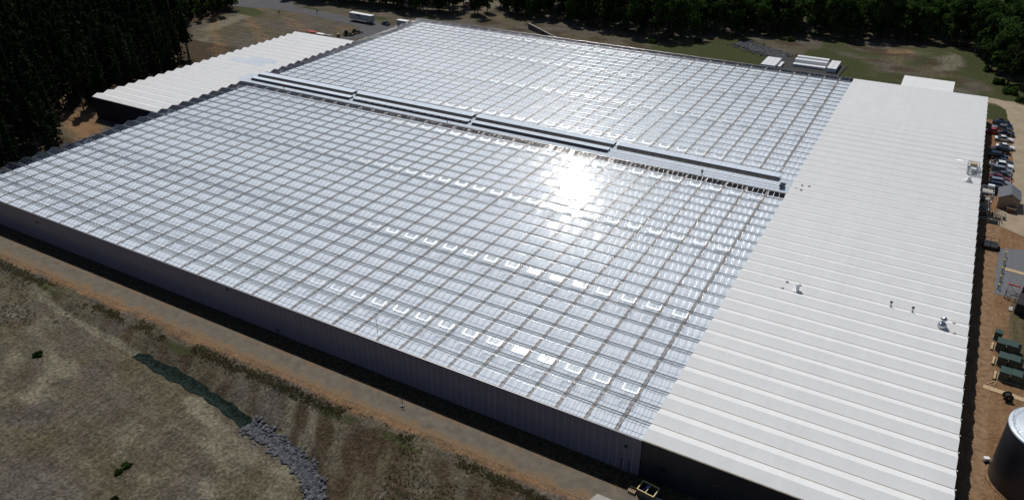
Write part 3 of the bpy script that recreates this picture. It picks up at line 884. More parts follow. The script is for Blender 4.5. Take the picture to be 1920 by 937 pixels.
# roof fittings of the packing hall
def on_roof(o):
    o.parent = pack_roof; return o
def roof_z(y):
    f = ((y - Y0) / SP) % 1.0
    return ZE + RH * (1 - abs(2 * f - 1)) + .03
mb = MB(); x, y = -13.6, 135.0; z = roof_z(y)
mb.lathe((x, y, z - .1), [(.32, 0), (.32, 1.3), (.3, 1.3)], 20); mb.lathe((x, y, z + 1.25), [(.0, .42), (.45, .30), (.62, .05), (.62, -.02), (.3, -.02)], 20)
mb.box((x, y, z + .03), (1.5, 1.5, .08)); on_roof(mb.build('exhaust_vent', M_white))
for x, y in ((2.7, 137.4), (6.4, 137.4)):
    z = roof_z(y); mb = MB()
    mb.lathe((x, y, z - .1), [(.3, 0), (.3, .25), (.2, .3), (.2, 1.0)], 16); mb.lathe((x, y, z + 1.0), [(.0, .2), (.26, .12), (.26, -.06), (.2, -.06)], 16, 1)
    on_roof(mb.build('pipe_vent', [M_white, M_black]))
x, y = 11.5, 135.5; z = roof_z(y); mb = MB()
mb.lathe((x, y, z - .1), [(.75, 0), (.72, .5), (.45, .75), (.28, .8), (.28, 1.5)], 24); mb.lathe((x, y, z + 1.4), [(0, .45), (.35, .35), (.6, .05), (.6, 0), (.25, -.02)], 24)
on_roof(mb.build('turbine_vent', M_galv))
for (x, y, rz) in ((-16.3, 134.6, .5), (-15.9, 136.4, .2), (13.6, 134.2, .3), (13.3, 136.8, 0.1), (-22.6, 184, .1), (-21.0, 184.2, .0), (-23.5, 181.2, .2), (-22.2, 180.6, .1)):
    mb = MB(); mb.tube((x - .25, y, roof_z(y) + .1), (x + .25, y + .1, roof_z(y) + .16), .09, n=8); mb.box((x, y, roof_z(y) + .04), (.5, .3, .1), rz)
    on_roof(mb.build('roof_fitting', M_fold))
# front wall details of the packing hall
for (x, z, w, h) in ((-21.5, 3.1, 1.2, .8), (-13.6, 4.0, .5, .5)):
    mb = MB(); mb.box((x, Y0 - .09, z), (w, .08, h)); mb.box((x, Y0 - .15, z + h / 2), (w + .1, .06, .06), 0, 1)
    o = mb.build('window', [M_glassdark, M_sidewall]); setp(o, pack)
mb = MB(); mb.box((-14.0, Y0 - .09, 1.1), (1.1, .06, 2.2)); mb.box((-13.6, Y0 - .14, 1.1), (.1, .06, .05), 0, 1); setp(mb.build('door', [M_black, M_galv]), pack)
# annex behind
an = empty('annex', (-2.2, 288, 0), 0, 'small white-roofed annex behind the far end of the long hall', 'annex')
mb = MB(); mb.add([(-10.2, 282.95, 7.0), (5.6, 282.95, 7.0), (5.6, 295.6, 7.35), (-10.2, 295.6, 7.35), (-10.2, 282.95, 6.85), (5.6, 282.95, 6.85), (5.6, 295.6, 7.2), (-10.2, 295.6, 7.2)],
    [(0, 1, 2, 3), (7, 6, 5, 4), (0, 4, 5, 1), (1, 5, 6, 2), (2, 6, 7, 3), (3, 7, 4, 0)]); setp(mb.build('roof', M_whiteroof), an)
mb = MB(); mb.box((-2.3, 289.2, 3.4), (15.2, 12.2, 6.8)); setp(mb.build('wall', M_sidewall), an)
#@@OBJECTS@@
# ------------------------------------------------------------------ swale: netting, stones
sheet_l = [(-121.3, 66.8), (-115, 67.0), (-108, 66.8), (-101, 66.2), (-95, 65.5), (-88.5, 64.7)]
sheet_r = [(-121.6, 65.5), (-115, 64.8), (-108, 64.6), (-101, 64.1), (-95, 63.4), (-89.2, 62.5)]
o = sheet('erosion_net', sheet_l, sheet_r, M_net, 0.14, 0.3, 8, kind=None)
tag(o, 'dark green erosion netting laid along the drainage channel above the stones', 'erosion netting')
def rock_pile(name, pts, half, n, smin, smax, seed):
    r = np.random.default_rng(seed)
    p = np.array(pts, float); d = np.r_[0, np.cumsum(np.hypot(*np.diff(p, axis=0).T))]
    ico = np.array([(0, 0, 1), (.894, 0, .447), (.276, .851, .447), (-.724, .526, .447), (-.724, -.526, .447), (.276, -.851, .447),
                    (.724, .526, -.447), (-.276, .851, -.447), (-.894, 0, -.447), (-.276, -.851, -.447), (.724, -.526, -.447), (0, 0, -1)])
    tri = np.array([(0, 1, 2), (0, 2, 3), (0, 3, 4), (0, 4, 5), (0, 5, 1), (1, 6, 2), (2, 7, 3), (3, 8, 4), (4, 9, 5), (5, 10, 1),
                    (6, 7, 2), (7, 8, 3), (8, 9, 4), (9, 10, 5), (10, 6, 1), (11, 7, 6), (11, 8, 7), (11, 9, 8), (11, 10, 9), (11, 6, 10)])
    V, Q = [], []
    for i in range(n):
        t = r.uniform(0, d[-1]); x = np.interp(t, d, p[:, 0]); y = np.interp(t, d, p[:, 1])
        k = min(np.searchsorted(d, t, 'right') - 1, len(p) - 2)
        tg = (p[k + 1] - p[k]) / (d[k + 1] - d[k]); nn = np.array([-tg[1], tg[0]])
        w = half * (1 + 0.16 * math.sin(t * 1.7) + 0.1 * math.sin(t * 4.3)) * np.clip(r.normal(0, .5), -1.25, 1.25)
        x += nn[0] * w; y += nn[1] * w
        s = smin + (smax - smin) * r.uniform() ** 2
        vv = ico * r.uniform(.65, 1.2, (12, 1)) * s * np.array([r.uniform(.8, 1.3), r.uniform(.8, 1.3), r.uniform(.55, .9)])
        a = r.uniform(0, 6.28); c, sn = math.cos(a), math.sin(a)
        vv = np.stack([vv[:, 0] * c - vv[:, 1] * sn, vv[:, 0] * sn + vv[:, 1] * c, vv[:, 2]], 1)
        V.append((vv, x, y, s)); Q.append(tri + 12 * i)
    zz = terrain(np.array([v[1] for v in V]), np.array([v[2] for v in V]))
    verts = np.concatenate([v[0] + np.array([v[1], v[2], z + v[3] * .35]) for v, z in zip(V, zz)])
    o = link(name, np_mesh(name, verts, np.concatenate(Q), M_rock))
    return tag(o, kind='stuff')
o = rock_pile('riprap_stones', [(-89, 63.6), (-83, 63.0), (-79, 62.3), (-75, 61.4), (-71.8, 60.2), (-69.3, 58.6), (-67.8, 56.6), (-67.0, 54), (-66.8, 50), (-67, 44)], 1.55, 4200, 0.09, 0.48, 3)
o = rock_pile('drain_stones', [(-79, 339), (-72, 334), (-64, 329), (-56, 325)], 5.0, 1500, 0.25, 0.6, 4)

# weeds along the crest of the bank and scattered in the field
def weed_mass(name, spots, seed, m=None, blade=(0.12, 0.34)):
    r = np.random.default_rng(seed); V = []
    for x, y, s in spots:
        n = int(6 + 14 * s)
        for i in range(n):
            a = r.uniform(0, 6.28); q = s * 0.55 * math.sqrt(r.uniform())
            bx, by = x + q * math.cos(a) * 1.5, y + q * math.sin(a)
            h = r.uniform(*blade) * (0.6 + 0.6 * s); w = r.uniform(.03, .09)
            b = r.uniform(0, 6.28); lx, ly = r.normal(0, .22, 2) * h / .4
            V.append((bx, by, w * math.cos(b), w * math.sin(b), lx, ly, h))
    V = np.array(V); z = terrain(V[:, 0], V[:, 1]) - .03
    p0 = np.stack([V[:, 0] - V[:, 2], V[:, 1] - V[:, 3], z], 1); p1 = np.stack([V[:, 0] + V[:, 2], V[:, 1] + V[:, 3], z], 1)
    p2 = np.stack([V[:, 0] + V[:, 2] * .6 + V[:, 4], V[:, 1] + V[:, 3] * .6 + V[:, 5], z + V[:, 6]], 1)
    p3 = np.stack([V[:, 0] - V[:, 2] * .6 + V[:, 4], V[:, 1] - V[:, 3] * .6 + V[:, 5], z + V[:, 6]], 1)
    verts = np.stack([p0, p1, p2, p3], 1).reshape(-1, 3)
    q = np.arange(len(verts)).reshape(-1, 4)
    return tag(link(name, np_mesh(name, verts, q, m or M_weed)), kind='stuff')
r = np.random.default_rng(21); sp = []
xx = r.uniform(-190, -22, 5200); yy = 71.3 + r.normal(0, .55, 5200)
dens = nz2(xx, yy, 7, 41) + .5 * nz2(xx, yy, 2, 42)
for x, y, d in zip(xx, yy, dens):
    if d > -.15: sp.append((x, y, r.uniform(.06, .38)))
xx = r.uniform(-200, -142, 2200); yy = r.uniform(57, 71, 2200); dens = nz2(xx, yy, 5, 43) + .5 * nz2(xx, yy, 2, 44)
for x, y, d in zip(xx, yy, dens):
    if d > .1: sp.append((x, y, r.uniform(.06, .3)))
xx = r.uniform(-60, -24, 2600); yy = r.uniform(52, 71, 2600); dens = nz2(xx, yy, 6, 45) + .4 * nz2(xx, yy, 2, 46)
for x, y, d in zip(xx, yy, dens):
    if d > .0: sp.append((x, y, r.uniform(.05, .25)))
weed_mass('crest_weeds', sp, 22)
def shrub_mesh(rad, h, n, seed, m):
    r = np.random.default_rng(seed)
    d = r.normal(0, 1, (n, 3)); d /= np.linalg.norm(d, axis=1)[:, None]; d[:, 2] = np.abs(d[:, 2])
    c = d * (r.uniform(.35, 1, (n, 1)) ** .6) * np.array([rad, rad, h]) * (1 + .25 * np.sin(d[:, :1] * 5 + seed))
    return leaf_quads(c, r, .10 * rad / .8 + .05, .2 * rad / .8 + .05)
def leaf_quads(c, r, s0, s1):
    n = len(c)
    a = r.normal(0, 1, (n, 3)); a /= np.linalg.norm(a, axis=1)[:, None]
    b = np.cross(a, r.normal(0, 1, (n, 3))); b /= np.linalg.norm(b, axis=1)[:, None]
    s = r.uniform(s0, s1, (n, 1)); t = s * r.uniform(.55, 1.0, (n, 1))
    v = np.stack([c - a * s - b * t * .6, c + a * s * .4 - b * t, c + a * s + b * t * .5, c - a * s * .3 + b * t], 1)
    return v.reshape(-1, 3)
for (x, y, s, lab) in ((-135.8, 55.8, .9, 'dark round weed bush alone in the dry field, farthest left'), (-97.5, 46.3, .75, 'larger dark weed bush of the two close together in the dry field'),
                       (-97.3, 44.7, .7, 'smaller dark weed bush of the two close together in the dry field'), (-93, 40.9, .55, 'small dark weed bush nearest the bottom edge of the dry field')):
    v = shrub_mesh(s, s * .7, 260, int(s * 100), M_leaf)
    o = empty('weed_bush', (x, y, H(x, y) - .05), 0, lab, 'bush', 'bushes in the dry field')
    fo = link('foliage', np_mesh('foliage', v, np.arange(len(v)).reshape(-1, 4), M_leaf), o)
    mb = MB()
    for i in range(5):
        a = i * 1.26; mb.tube((0, 0, 0), (s * .6 * math.cos(a), s * .6 * math.sin(a), s * .4), .02, .008, 5)
    mb.build('stem', M_bark, o)

# ------------------------------------------------------------------ trees
def trunk_mb(h, r0, limbs, seed, crown_from):
    r = np.random.default_rng(seed); mb = MB()
    pts = [(0, 0, 0)]; k = 6
    for i in range(1, k + 1):
        pts.append((r.normal(0, .10) * i * .5, r.normal(0, .10) * i * .5, h * i / k))
    for i in range(k):
        f0, f1 = 1 - i / k * .8, 1 - (i + 1) / k * .8
        mb.tube(pts[i], pts[i + 1], r0 * f0 * (1.3 if i == 0 else 1), r0 * f1, 7, caps=False)
    for j in range(limbs):
        z = r.uniform(crown_from, h * .9); t = z / h * k; i = min(int(t), k - 1); f = t - i
        p = [pts[i][q] * (1 - f) + pts[i + 1][q] * f for q in range(3)]
        a = r.uniform(0, 6.28); L = (h - z) * .35 + 1.2
        mb.tube(p, (p[0] + L * math.cos(a), p[1] + L * math.sin(a), z + L * r.uniform(.1, .6)), r0 * .28, r0 * .06, 5, caps=False)
    return mb
def pine_crown(h, base, rad, n, seed, s0=.28, s1=.62):
    r = np.random.default_rng(seed); C = []
    nb = 26
    for j in range(nb):                                  # whorls of drooping branch fans
        t = (j + r.uniform(-.3, .3)) / nb; z = base + (h - base) * np.clip(t, 0, 1)
        R = rad * (1 - t * .88) * r.uniform(.65, 1.2); a0 = r.uniform(0, 6.28)
        for q in range(r.integers(3, 6)):
            a = a0 + q * 1.35 + r.uniform(-.4, .4); L = R * r.uniform(.6, 1.1)
            m_ = max(3, int(n / nb / 4))
            f = r.uniform(.2, 1, m_)
            C.append(np.stack([math.cos(a) * L * f + r.normal(0, .22, m_), math.sin(a) * L * f + r.normal(0, .22, m_), z - .18 * L * f * f + r.normal(0, .22, m_)], 1))
    C = np.concatenate(C)
    return leaf_quads(C, r, s0, s1)
def broad_crown(h, base, rad, n, seed, s0=.26, s1=.60):
    r = np.random.default_rng(seed); C = []
    L = 15
    for j in range(L):
        t = r.uniform(0, 1); z = base + (h - base) * (t * .85 + .1)
        pr = rad * (.35 + .75 * math.sin(math.pi * (t * .8 + .15)))
        a = r.uniform(0, 6.28); q = pr * r.uniform(.2, .75)
        cx, cy = q * math.cos(a), q * math.sin(a); lr = rad * r.uniform(.26, .5)
        m_ = n // L
        d = r.normal(0, 1, (m_, 3)); d /= np.linalg.norm(d, axis=1)[:, None]
        d *= (r.uniform(.25, 1, (m_, 1)) ** .5) * (1 + .2 * np.sin(4 * d[:, :1] + j))
        C.append(np.array([cx, cy, z]) + d * lr * np.array([1, 1, .8]))
    return leaf_quads(np.concatenate(C), r, s0, s1)
def crown_mesh(name, v, m): return np_mesh(name, v, np.arange(len(v)).reshape(-1, 4), m)
pines, broads, youngs = [], [], []
for i in range(4):
    h = 19 + i * .8; base = h * (.40 if i < 2 else .14)
    pines.append((crown_mesh('pine_crown', pine_crown(h, base, 2.9, 760, 300 + i), M_pine), trunk_mb(h * .96, .21, 9, 310 + i, base * .8), h))
for i in range(4):
    h = 16 + i * 1.3; base = h * .16
    broads.append((crown_mesh('broad_crown', broad_crown(h, base, 4.4, 1500, 320 + i), M_leaf), trunk_mb(h * .85, .24, 10, 330 + i, h * .3), h))
for L_ in (pines, broads):
    for i, (c, t, h) in enumerate(L_):
        ob = t.build('trunk', M_bark); me = ob.data; bpy.data.objects.remove(ob); L_[i] = (c, me, h)
CAMI = cam.matrix_world.inverted()
def in_view(x, y, z):
    p = CAMI @ Vector((x, y, z))
    if p.z > -1: return False
    u = 1430 * p.x / -p.z / 960; v = 1430 * p.y / -p.z / 468.5
    return abs(u) < 1.04 and abs(v) < 1.04
def tree(kind, x, y, s, label, group, var=None):
    L_ = pines if kind == 'pine_tree' else broads
    c, t, h = L_[var if var is not None else random.randrange(4)]
    o = empty(kind, (x, y, H(x, y) - .1), random.uniform(0, 6.28), label, 'tree', group)
    o.scale = (s * random.uniform(.85, 1.15), s * random.uniform(.85, 1.15), s)
    link('trunk', t, o); link('crown', c, o)
    return o
def scatter(poly, step, seed, jit=.42):
    r = np.random.default_rng(seed)
    p = np.array(poly); gx, gy_ = np.meshgrid(np.arange(p[:, 0].min(), p[:, 0].max(), step), np.arange(p[:, 1].min(), p[:, 1].max(), step))
    gx = gx.ravel() + r.uniform(-jit, jit, gx.size) * step; gy_ = gy_.ravel() + r.uniform(-jit, jit, gy_.size) * step
    k = in_poly(gx, gy_, poly)
    return list(zip(gx[k], gy_[k]))

# left-hand pine forest
LEFT = [(-214, 62), (-215, 97), (-219, 112), (-228, 122), (-243, 130), (-250, 138), (-247.5, 152), (-249, 172), (-256, 192), (-267, 205), (-281, 211), (-300, 221), (-317, 231), (-322, 243), (-325, 262),
        (-324, 272), (-332, 288), (-420, 300), (-470, 240), (-420, 120), (-300, 60), (-250, 75)]
spots = [(x, y) for x, y in scatter(LEFT, 4.9, 51) if in_view(x, y, 9) or in_view(x, y, 18) or in_view(x, y, 2)]
spots.sort(key=lambda p: polyline_dist(np.array([p[0]]), np.array([p[1]]), LEFT[:18])[0] + 0.12 * math.hypot(p[0] + 232, p[1] - 105))
edge_n = 285
for i, (x, y) in enumerate(spots[:edge_n]):
    if y < 128: lab, grp = 'tall dark pine beside the left edge of the glass roof', 'pines beside the left edge of the glass roof'
    elif y < 160: lab, grp = 'dark pine by the dirt patch in front of the side hall', 'pines by the dirt patch before the side hall'
    elif y < 212: lab, grp = 'tall pine at the corner of the brown slope behind the side hall', 'tall pines at the corner of the brown slope'
    else: lab, grp = 'dark pine above the far side of the brown slope', 'pines above the brown slope'
    tree('pine_tree', x, y, random.uniform(.8, 1.12), lab, grp, random.choice((0, 1)) if 192 <= y < 212 else random.choice((0, 2, 3, 3)))
V, mi, nq = [], [], 0
lite = [(pine_crown(20, 7.5, 3.1, 330, 340 + i, .45, .95)) for i in range(4)]
for (x, y) in spots[edge_n:]:
    v = lite[random.randrange(4)]; a = random.uniform(0, 6.28); s = random.uniform(.8, 1.15); c, sn = math.cos(a) * s, math.sin(a) * s
    z0 = H(x, y)
    V.append(np.stack([v[:, 0] * c - v[:, 1] * sn + x, v[:, 0] * sn + v[:, 1] * c + y, v[:, 2] * s + z0], 1))
    w = .18
    for dx, dy in ((w, 0), (0, w)):
        V.append(np.array([(x - dx, y - dy, z0), (x + dx, y + dy, z0), (x + dx * .4, y + dy * .4, z0 + 16), (x - dx * .4, y - dy * .4, z0 + 16)]))
if V:
    V = np.concatenate(V)
    tag(link('pine_forest', crown_mesh('pine_forest', V, M_pine)), kind='stuff')

# broadleaf wood behind and to the right
BACK = [(-203, 341), (-190, 334), (-177, 336), (-165, 335), (-152, 333), (-138, 331), (-117, 330), (-104, 329), (-99, 338), (-90, 348), (-70, 357), (-52, 366), (-30, 371), (-16, 374), (-2, 378), (6, 376), (12, 362), (17, 347), (21, 331),
        (27, 320), (34, 311), (48, 296), (62, 290), (70, 330), (60, 400), (20, 425), (-60, 420), (-140, 400), (-200, 375)]
sb = [(x, y) for x, y in scatter(BACK, 5.6, 61) if in_view(x, y, 2) or in_view(x, y, 9) or in_view(x, y, 15)]
sb.sort(key=lambda p: polyline_dist(np.array([p[0]]), np.array([p[1]]), BACK[:22])[0])
nb_ = 0
for i, (x, y) in enumerate(sb[:330]):
    if x < -100 and i % 3 == 0:
        tree('pine_tree', x, y, random.uniform(.85, 1.1), 'slim pine among the leafy trees behind the greenhouse', 'pines in the wood behind the greenhouse')
    elif nb_ < 262:
        nb_ += 1
        if x > -8: tree('broadleaf_tree', x, y, random.uniform(.8, 1.2), 'leafy green tree in the wood beyond the dirt mound at upper right', 'leafy trees at upper right')
        elif x > -70: tree('broadleaf_tree', x, y, random.uniform(.8, 1.2), 'dark leafy tree in the wood above the white wrapped packs', 'leafy trees above the wrapped packs')
        else: tree('broadleaf_tree', x, y, random.uniform(.8, 1.2), 'dark leafy tree in the wood above the retaining walls', 'leafy trees above the retaining walls')
# sparse row of trees beyond the far edge, with the light ground showing between
r = np.random.default_rng(71)
for i, x in enumerate(np.r_[np.linspace(-322, -206, 33), np.linspace(-326, -206, 26), np.linspace(-320, -206, 24)]):
    if -220 < x < -210: continue
    y = 320 + r.uniform(-2.0, 2.0) + (7.5 if i > 32 else 0) + (13 if i > 58 else 0) - max(0, (-x - 270)) * .08 + max(0, x + 238) * .32
    tree('broadleaf_tree', x + r.uniform(-1, 1), y, r.uniform(.85, 1.2), 'tree in the sparse row beyond the back grass slope', 'sparse row of trees beyond the grass slope')
# trees by the road at upper left
for x, y in scatter([(-330, 286), (-322, 262), (-318, 236), (-312, 240), (-314, 262), (-317, 276)], 6.0, 72):
    tree('broadleaf_tree', x, y, random.uniform(.6, .85), 'leafy tree in the row between the forest and the brown slope', 'leafy trees along the brown slope')
for x, y in scatter([(-345, 318), (-322, 318), (-322, 340), (-345, 340)], 6, 73):
    tree('broadleaf_tree', x, y, random.uniform(.7, .95), 'leafy tree by the bend of the asphalt road', 'leafy trees at the road bend')
# bushes along the right-hand tree line
for i, (x, y, s) in enumerate(((20, 327, 1.9), (24, 317, 2.4), (28, 309, 2.2), (33, 303, 2.6), (16, 343, 1.8), (-60, 352, 1.6), (-96, 333, 1.6), (-112, 321, 1.7), (-268, 199, 1.3), (-222, 126, 1.6))):
    v = shrub_mesh(s, s * 1.1, 420, 80 + i, M_leaf)
    lab = ['rounded bush below the tall trees at upper right', 'dark bush at the foot of the left-hand pines', 'low bush on the sunny edge of the back wood'][0 if i < 5 else (2 if i < 8 else 1)]
    o = empty('bush', (x, y, H(x, y) - .1), 0, lab, 'bush', lab.replace('bush', 'bushes', 1))
    link('foliage', crown_mesh('foliage', v, M_leaf), o)
    mb = MB()
    for k in range(4): mb.tube((0, 0, 0), (s * .5 * math.cos(k * 1.6), s * .5 * math.sin(k * 1.6), s * .7), .05, .02, 5)
    mb.build('stem', M_bark, o)

for i, (x, y) in enumerate(((-246, 158), (-246.5, 165), (-247, 173), (-249, 181), (-252, 188), (-247, 150))):
    s = random.uniform(1.3, 2.1)
    v = shrub_mesh(s, s * 1.2, 380, 140 + i, M_pine)
    o = empty('bush', (x, y, H(x, y) - .1), 0, 'dark undergrowth bush between the forest and the side hall', 'bush', 'undergrowth beside the side hall')
    link('foliage', crown_mesh('foliage', v, M_pine), o)
    mb = MB()
    for k in range(4): mb.tube((0, 0, 0), (s * .5 * math.cos(k * 1.6), s * .5 * math.sin(k * 1.6), s * .7), .05, .02, 5)
    mb.build('stem', M_bark, o)

# ------------------------------------------------------------------ vehicles
def car(name, kind, paint, loc, rz, label, cat='car', group=None, detail=True):
    """A car lofted from a side profile: body with wheel arches, glazed cabin, wheels, lamps. Nose towards +x."""
    L, W, Hh = {'sedan': (4.7, 1.82, 1.45), 'suv': (4.75, 1.92, 1.75), 'pickup': (5.6, 1.98, 1.88), 'van': (5.1, 1.98, 1.85)}[kind]
    root = empty(name, loc, rz, label, cat, group); root.scale = (1.08, 1.1, 1.08)
    hl = L / 2
    belt = .62 * Hh if kind != 'sedan' else .63 * Hh
    prof = {'sedan': [(-hl, .35), (-hl + .05, belt * .9), (-hl + .9, belt), (hl - 1.35, belt), (hl - .12, belt * .78), (hl, .35)],
            'suv': [(-hl, .4), (-hl, belt), (hl - 1.25, belt), (hl - .1, belt * .86), (hl, .4)],
            'van': [(-hl, .4), (-hl, belt), (hl - 1.0, belt), (hl - .1, belt * .8), (hl, .4)],
            'pickup': [(-hl, .5), (-hl, belt), (hl - 1.45, belt), (hl - .1, belt * .88), (hl, .5)]}[kind]
    wr = .34 if kind in ('sedan', 'van') else .38
    axles = (-hl + .95, hl - .9)
    bottom = []
    for ax in axles:
        bottom += [(ax - wr - .07, .28)] + [(ax + (wr + .07) * math.cos(t), wr + (wr + .07) * math.sin(t)) for t in np.linspace(math.pi * .95, math.pi * .05, 7)] + [(ax + wr + .07, .28)]
    poly = [prof[0]] + bottom + prof[:0:-1]
    mb = MB(); n = len(poly)
    def ring(y, k): return [(px * (k if abs(px) > hl * .8 else 1), y, pz - (.03 if abs(y) > W / 2 - .01 and pz > belt * .7 else 0)) for px, pz in poly]
    rings = [ring(-W / 2, .985), ring(-W / 2 + .12, 1), ring(W / 2 - .12, 1), ring(W / 2, .985)]
    vs = [p for rg in rings for p in rg]
    fs = [tuple(range(n - 1, -1, -1)), tuple(range(3 * n, 4 * n))]
    for k in range(3):
        fs += [(k * n + i, k * n + (i + 1) % n, (k + 1) * n + (i + 1) % n, (k + 1) * n + i) for i in range(n)]
    mb.add(vs, fs, 0)
    c0, c1, t0, t1 = {'sedan': (-hl + .75, hl - 1.3, -hl + 1.45, hl - 2.15), 'suv': (-hl + .06, hl - 1.25, -hl + .45, hl - 1.95),
                      'van': (-hl + .05, hl - .95, -hl + .2, hl - 1.75), 'pickup': (-hl + 1.75, hl - 1.45, -hl + 1.95, hl - 2.1)}[kind]
    wi, wo = W / 2 - .22, W / 2 - .06
    mb.add([(t0, -wi, Hh), (t1, -wi, Hh), (t1, wi, Hh), (t0, wi, Hh), (t0 + .05, -wi + .08, Hh + .035), (t1 - .1, -wi + .08, Hh + .035), (t1 - .1, wi - .08, Hh + .035), (t0 + .05, wi - .08, Hh + .035)],
           [(4, 5, 6, 7), (0, 1, 5, 4), (1, 2, 6, 5), (2, 3, 7, 6), (3, 0, 4, 7)], 0)
    for (cx, tx) in ((c0, t0), (c1, t1)):                # pillars
        for sy in (-1, 1): mb.tube((cx, sy * wo, belt), (tx, sy * wi, Hh), .045, n=5)
    if kind == 'pickup':
        mb.box((-hl + .85, 0, belt + .015), (1.45, W - .34, .03), 0, 1)
    body = mb.build('body', [paint, M_black], root)
    g = MB()
    A = [(c0, -wo, belt), (c1, -wo, belt), (c1, wo, belt), (c0, wo, belt)]; T = [(t0, -wi, Hh - .01), (t1, -wi, Hh - .01), (t1, wi, Hh - .01), (t0, wi, Hh - .01)]
    g.add(A + T, [(0, 1, 5, 4), (1, 2, 6, 5), (2, 3, 7, 6), (3, 0, 4, 7)])
    g.build('windows', M_glassdark, root)
    wp = None
    for ax in axles:
        for sy in (-1, 1):
            if wp is None:
                w = MB(); w.tube((0, -.11, 0), (0, .11, 0), wr, n=14, mi=0, smooth=False); w.tube((0, -.125, 0), (0, .125, 0), wr * .6, n=10, mi=1, smooth=False)
                wp = o = w.build('wheel', [M_rubber, M_rim], root)
            else:
                o = wp.copy(); COL.objects.link(o); o.parent = root
            o.location = (ax, sy * (W / 2 - .13), wr)
    if detail:
        for sy in (-1, 1):
            MB().box((hl - .02, sy * (W / 2 - .3), belt * .72), (.12, .36, .14)).build('headlight', M_lamp_w, root)
            MB().box((-hl + .01, sy * (W / 2 - .2), belt * .78), (.08, .2, .24)).build('tail_light', M_lamp_r, root)
            MB().box((c1 - .35, sy * (W / 2 + .06), belt + .08), (.14, .16, .12)).build('mirror', paint, root)
    return root
def paint(name, c, metal=.3): return mat(name, c, .22, metal, .03, 1.0, .5, coat=.6)
P_white = paint('white_car_paint', (.78, .79, .80), 0); P_black = paint('black_car_paint', (.010, .010, .012)); P_navy = paint('navy_car_paint', (.012, .018, .045))
P_silver = paint('silver_car_paint', (.48, .50, .53), .7); P_grey = paint('grey_car_paint', (.15, .16, .18), .6); P_dkred = paint('dark_red_car_paint', (.22, .012, .015))
P_red = paint('bright_red_car_paint', (.55, .04, .02), 0); P_teal = paint('dark_teal_car_paint', (.01, .05, .05)); P_blue = paint('dark_blue_car_paint', (.015, .03, .08))
CARS = [('sedan', P_black, 21.4, 280.6, 'black saloon car at the far end of the parked row'), ('suv', P_blue, 21.9, 277.4, 'dark blue car second from the far end of the parked row'),
        ('pickup', P_silver, 21.6, 273.9, 'silver pickup with a dark bed near the far end of the parked row'), ('sedan', P_red, 19.4, 270.2, 'bright red car pulled deep into the shade of the hall'),
        ('sedan', P_navy, 22.6, 269.8, 'navy car parked behind the bright red one'), ('sedan', P_white, 22.2, 264.6, 'white saloon car, farther of the two plain white ones'),
        ('sedan', P_white, 22.6, 257.6, 'white saloon car, nearer of the two plain white ones'), ('suv', P_black, 21.2, 253.6, 'black off-road car beside the nearer white saloon'),
        ('suv', P_navy, 20.9, 248.4, 'navy off-road car in the middle of the parked row'), ('sedan', P_black, 22.3, 244.6, 'black saloon car next to the long white pickup'),
        ('pickup', P_white, 21.7, 240.8, 'long white pickup in the nearer half of the parked row'), ('suv', P_silver, 21.8, 237.2, 'silver estate car next to the long white pickup'),
        ('sedan', P_grey, 21.7, 234.2, 'grey saloon car beside the dark red car'), ('sedan', P_dkred, 21.4, 231.4, 'dark red car in the nearer half of the parked row'),
        ('suv', P_silver, 21.4, 227.8, 'silver off-road car next to the dark red car'), ('suv', P_navy, 21.2, 224.7, 'dark navy car second from the shed in the parked row'),
        ('pickup', P_black, 20.7, 221.4, 'black pickup beside the grey-roofed shed')]
for i, (k, p, x, y, lab) in enumerate(CARS):
    car('parked_car', k, p, (x, y, H(x, y) + .035), math.pi * (1 if i % 5 == 2 else 0) + random.uniform(-.05, .05), lab, 'car', 'cars parked along the long hall')
car('parked_car', 'sedan', P_teal, (-234.6, 290.4, .035), 2.9, 'dark teal car alone beside the long white trailer', 'car')
car('parked_car', 'suv', P_red, (-223.0, 344.0, H(-223, 344)), -1.2, 'red car in the gap of the far row of trees', 'car')

def box_trailer(name, loc, rz, L, W, Hb, label, cat, wheels=True):
    root = empty(name, loc, rz, label, cat)
    zb = 1.1 if wheels else .15
    mb = MB(); mb.box((0, 0, zb + Hb / 2), (L, W, Hb))
    for i in range(int(L / .6)):
        for sy in (-1, 1): mb.box((-L / 2 + .3 + i * .6, sy * (W / 2 + .012), zb + Hb / 2), (.05, .025, Hb - .1))
    body = mb.build('body', M_trail, root)
    MB().box((0, 0, zb + Hb + .03), (L + .06, W + .06, .06)).build('roof', M_white, root)
    MB().box((L / 2 + .03, -.55, zb + Hb / 2), (.05, 1.0, Hb - .2)).build('door', M_trail, root); MB().box((L / 2 + .03, .55, zb + Hb / 2), (.05, 1.0, Hb - .2)).build('door', M_trail, root)
    if wheels:
        for ax in (L / 2 - 1.6, L / 2 - 2.9):
            for sy in (-1, 1):
                w = MB(); w.tube((ax, sy * (W / 2 - .35), .5), (ax, sy * (W / 2), .5), .5, n=14, smooth=False); w.tube((ax, sy * (W / 2 - .3), .5), (ax, sy * (W / 2 + .01), .5), .25, n=10, mi=1, smooth=False)
                w.build('wheel', [M_rubber, M_rim], root)
        for sy in (-1, 1): MB().box((-L / 2 + 2.4, sy * .8, .55), (.15, .15, 1.1)).build('landing_leg', M_housing, root)
        MB().box((0, 0, 1.0), (L - .4, .9, .18)).build('chassis', M_housing, root)
    return root
M_trail = mat('trailer_side', (.42, .43, .44), .5, .1, .1, .4)
tr = box_trailer('trailer', (-248.2, 289.6, .03), -.08, 14.4, 2.6, 2.8, 'long white box trailer parked at the roadside', 'trailer')
MB().box((-1.0, -1.36, 3.2), (2.6, .04, .7)).build('dark_panel', M_housing, tr)
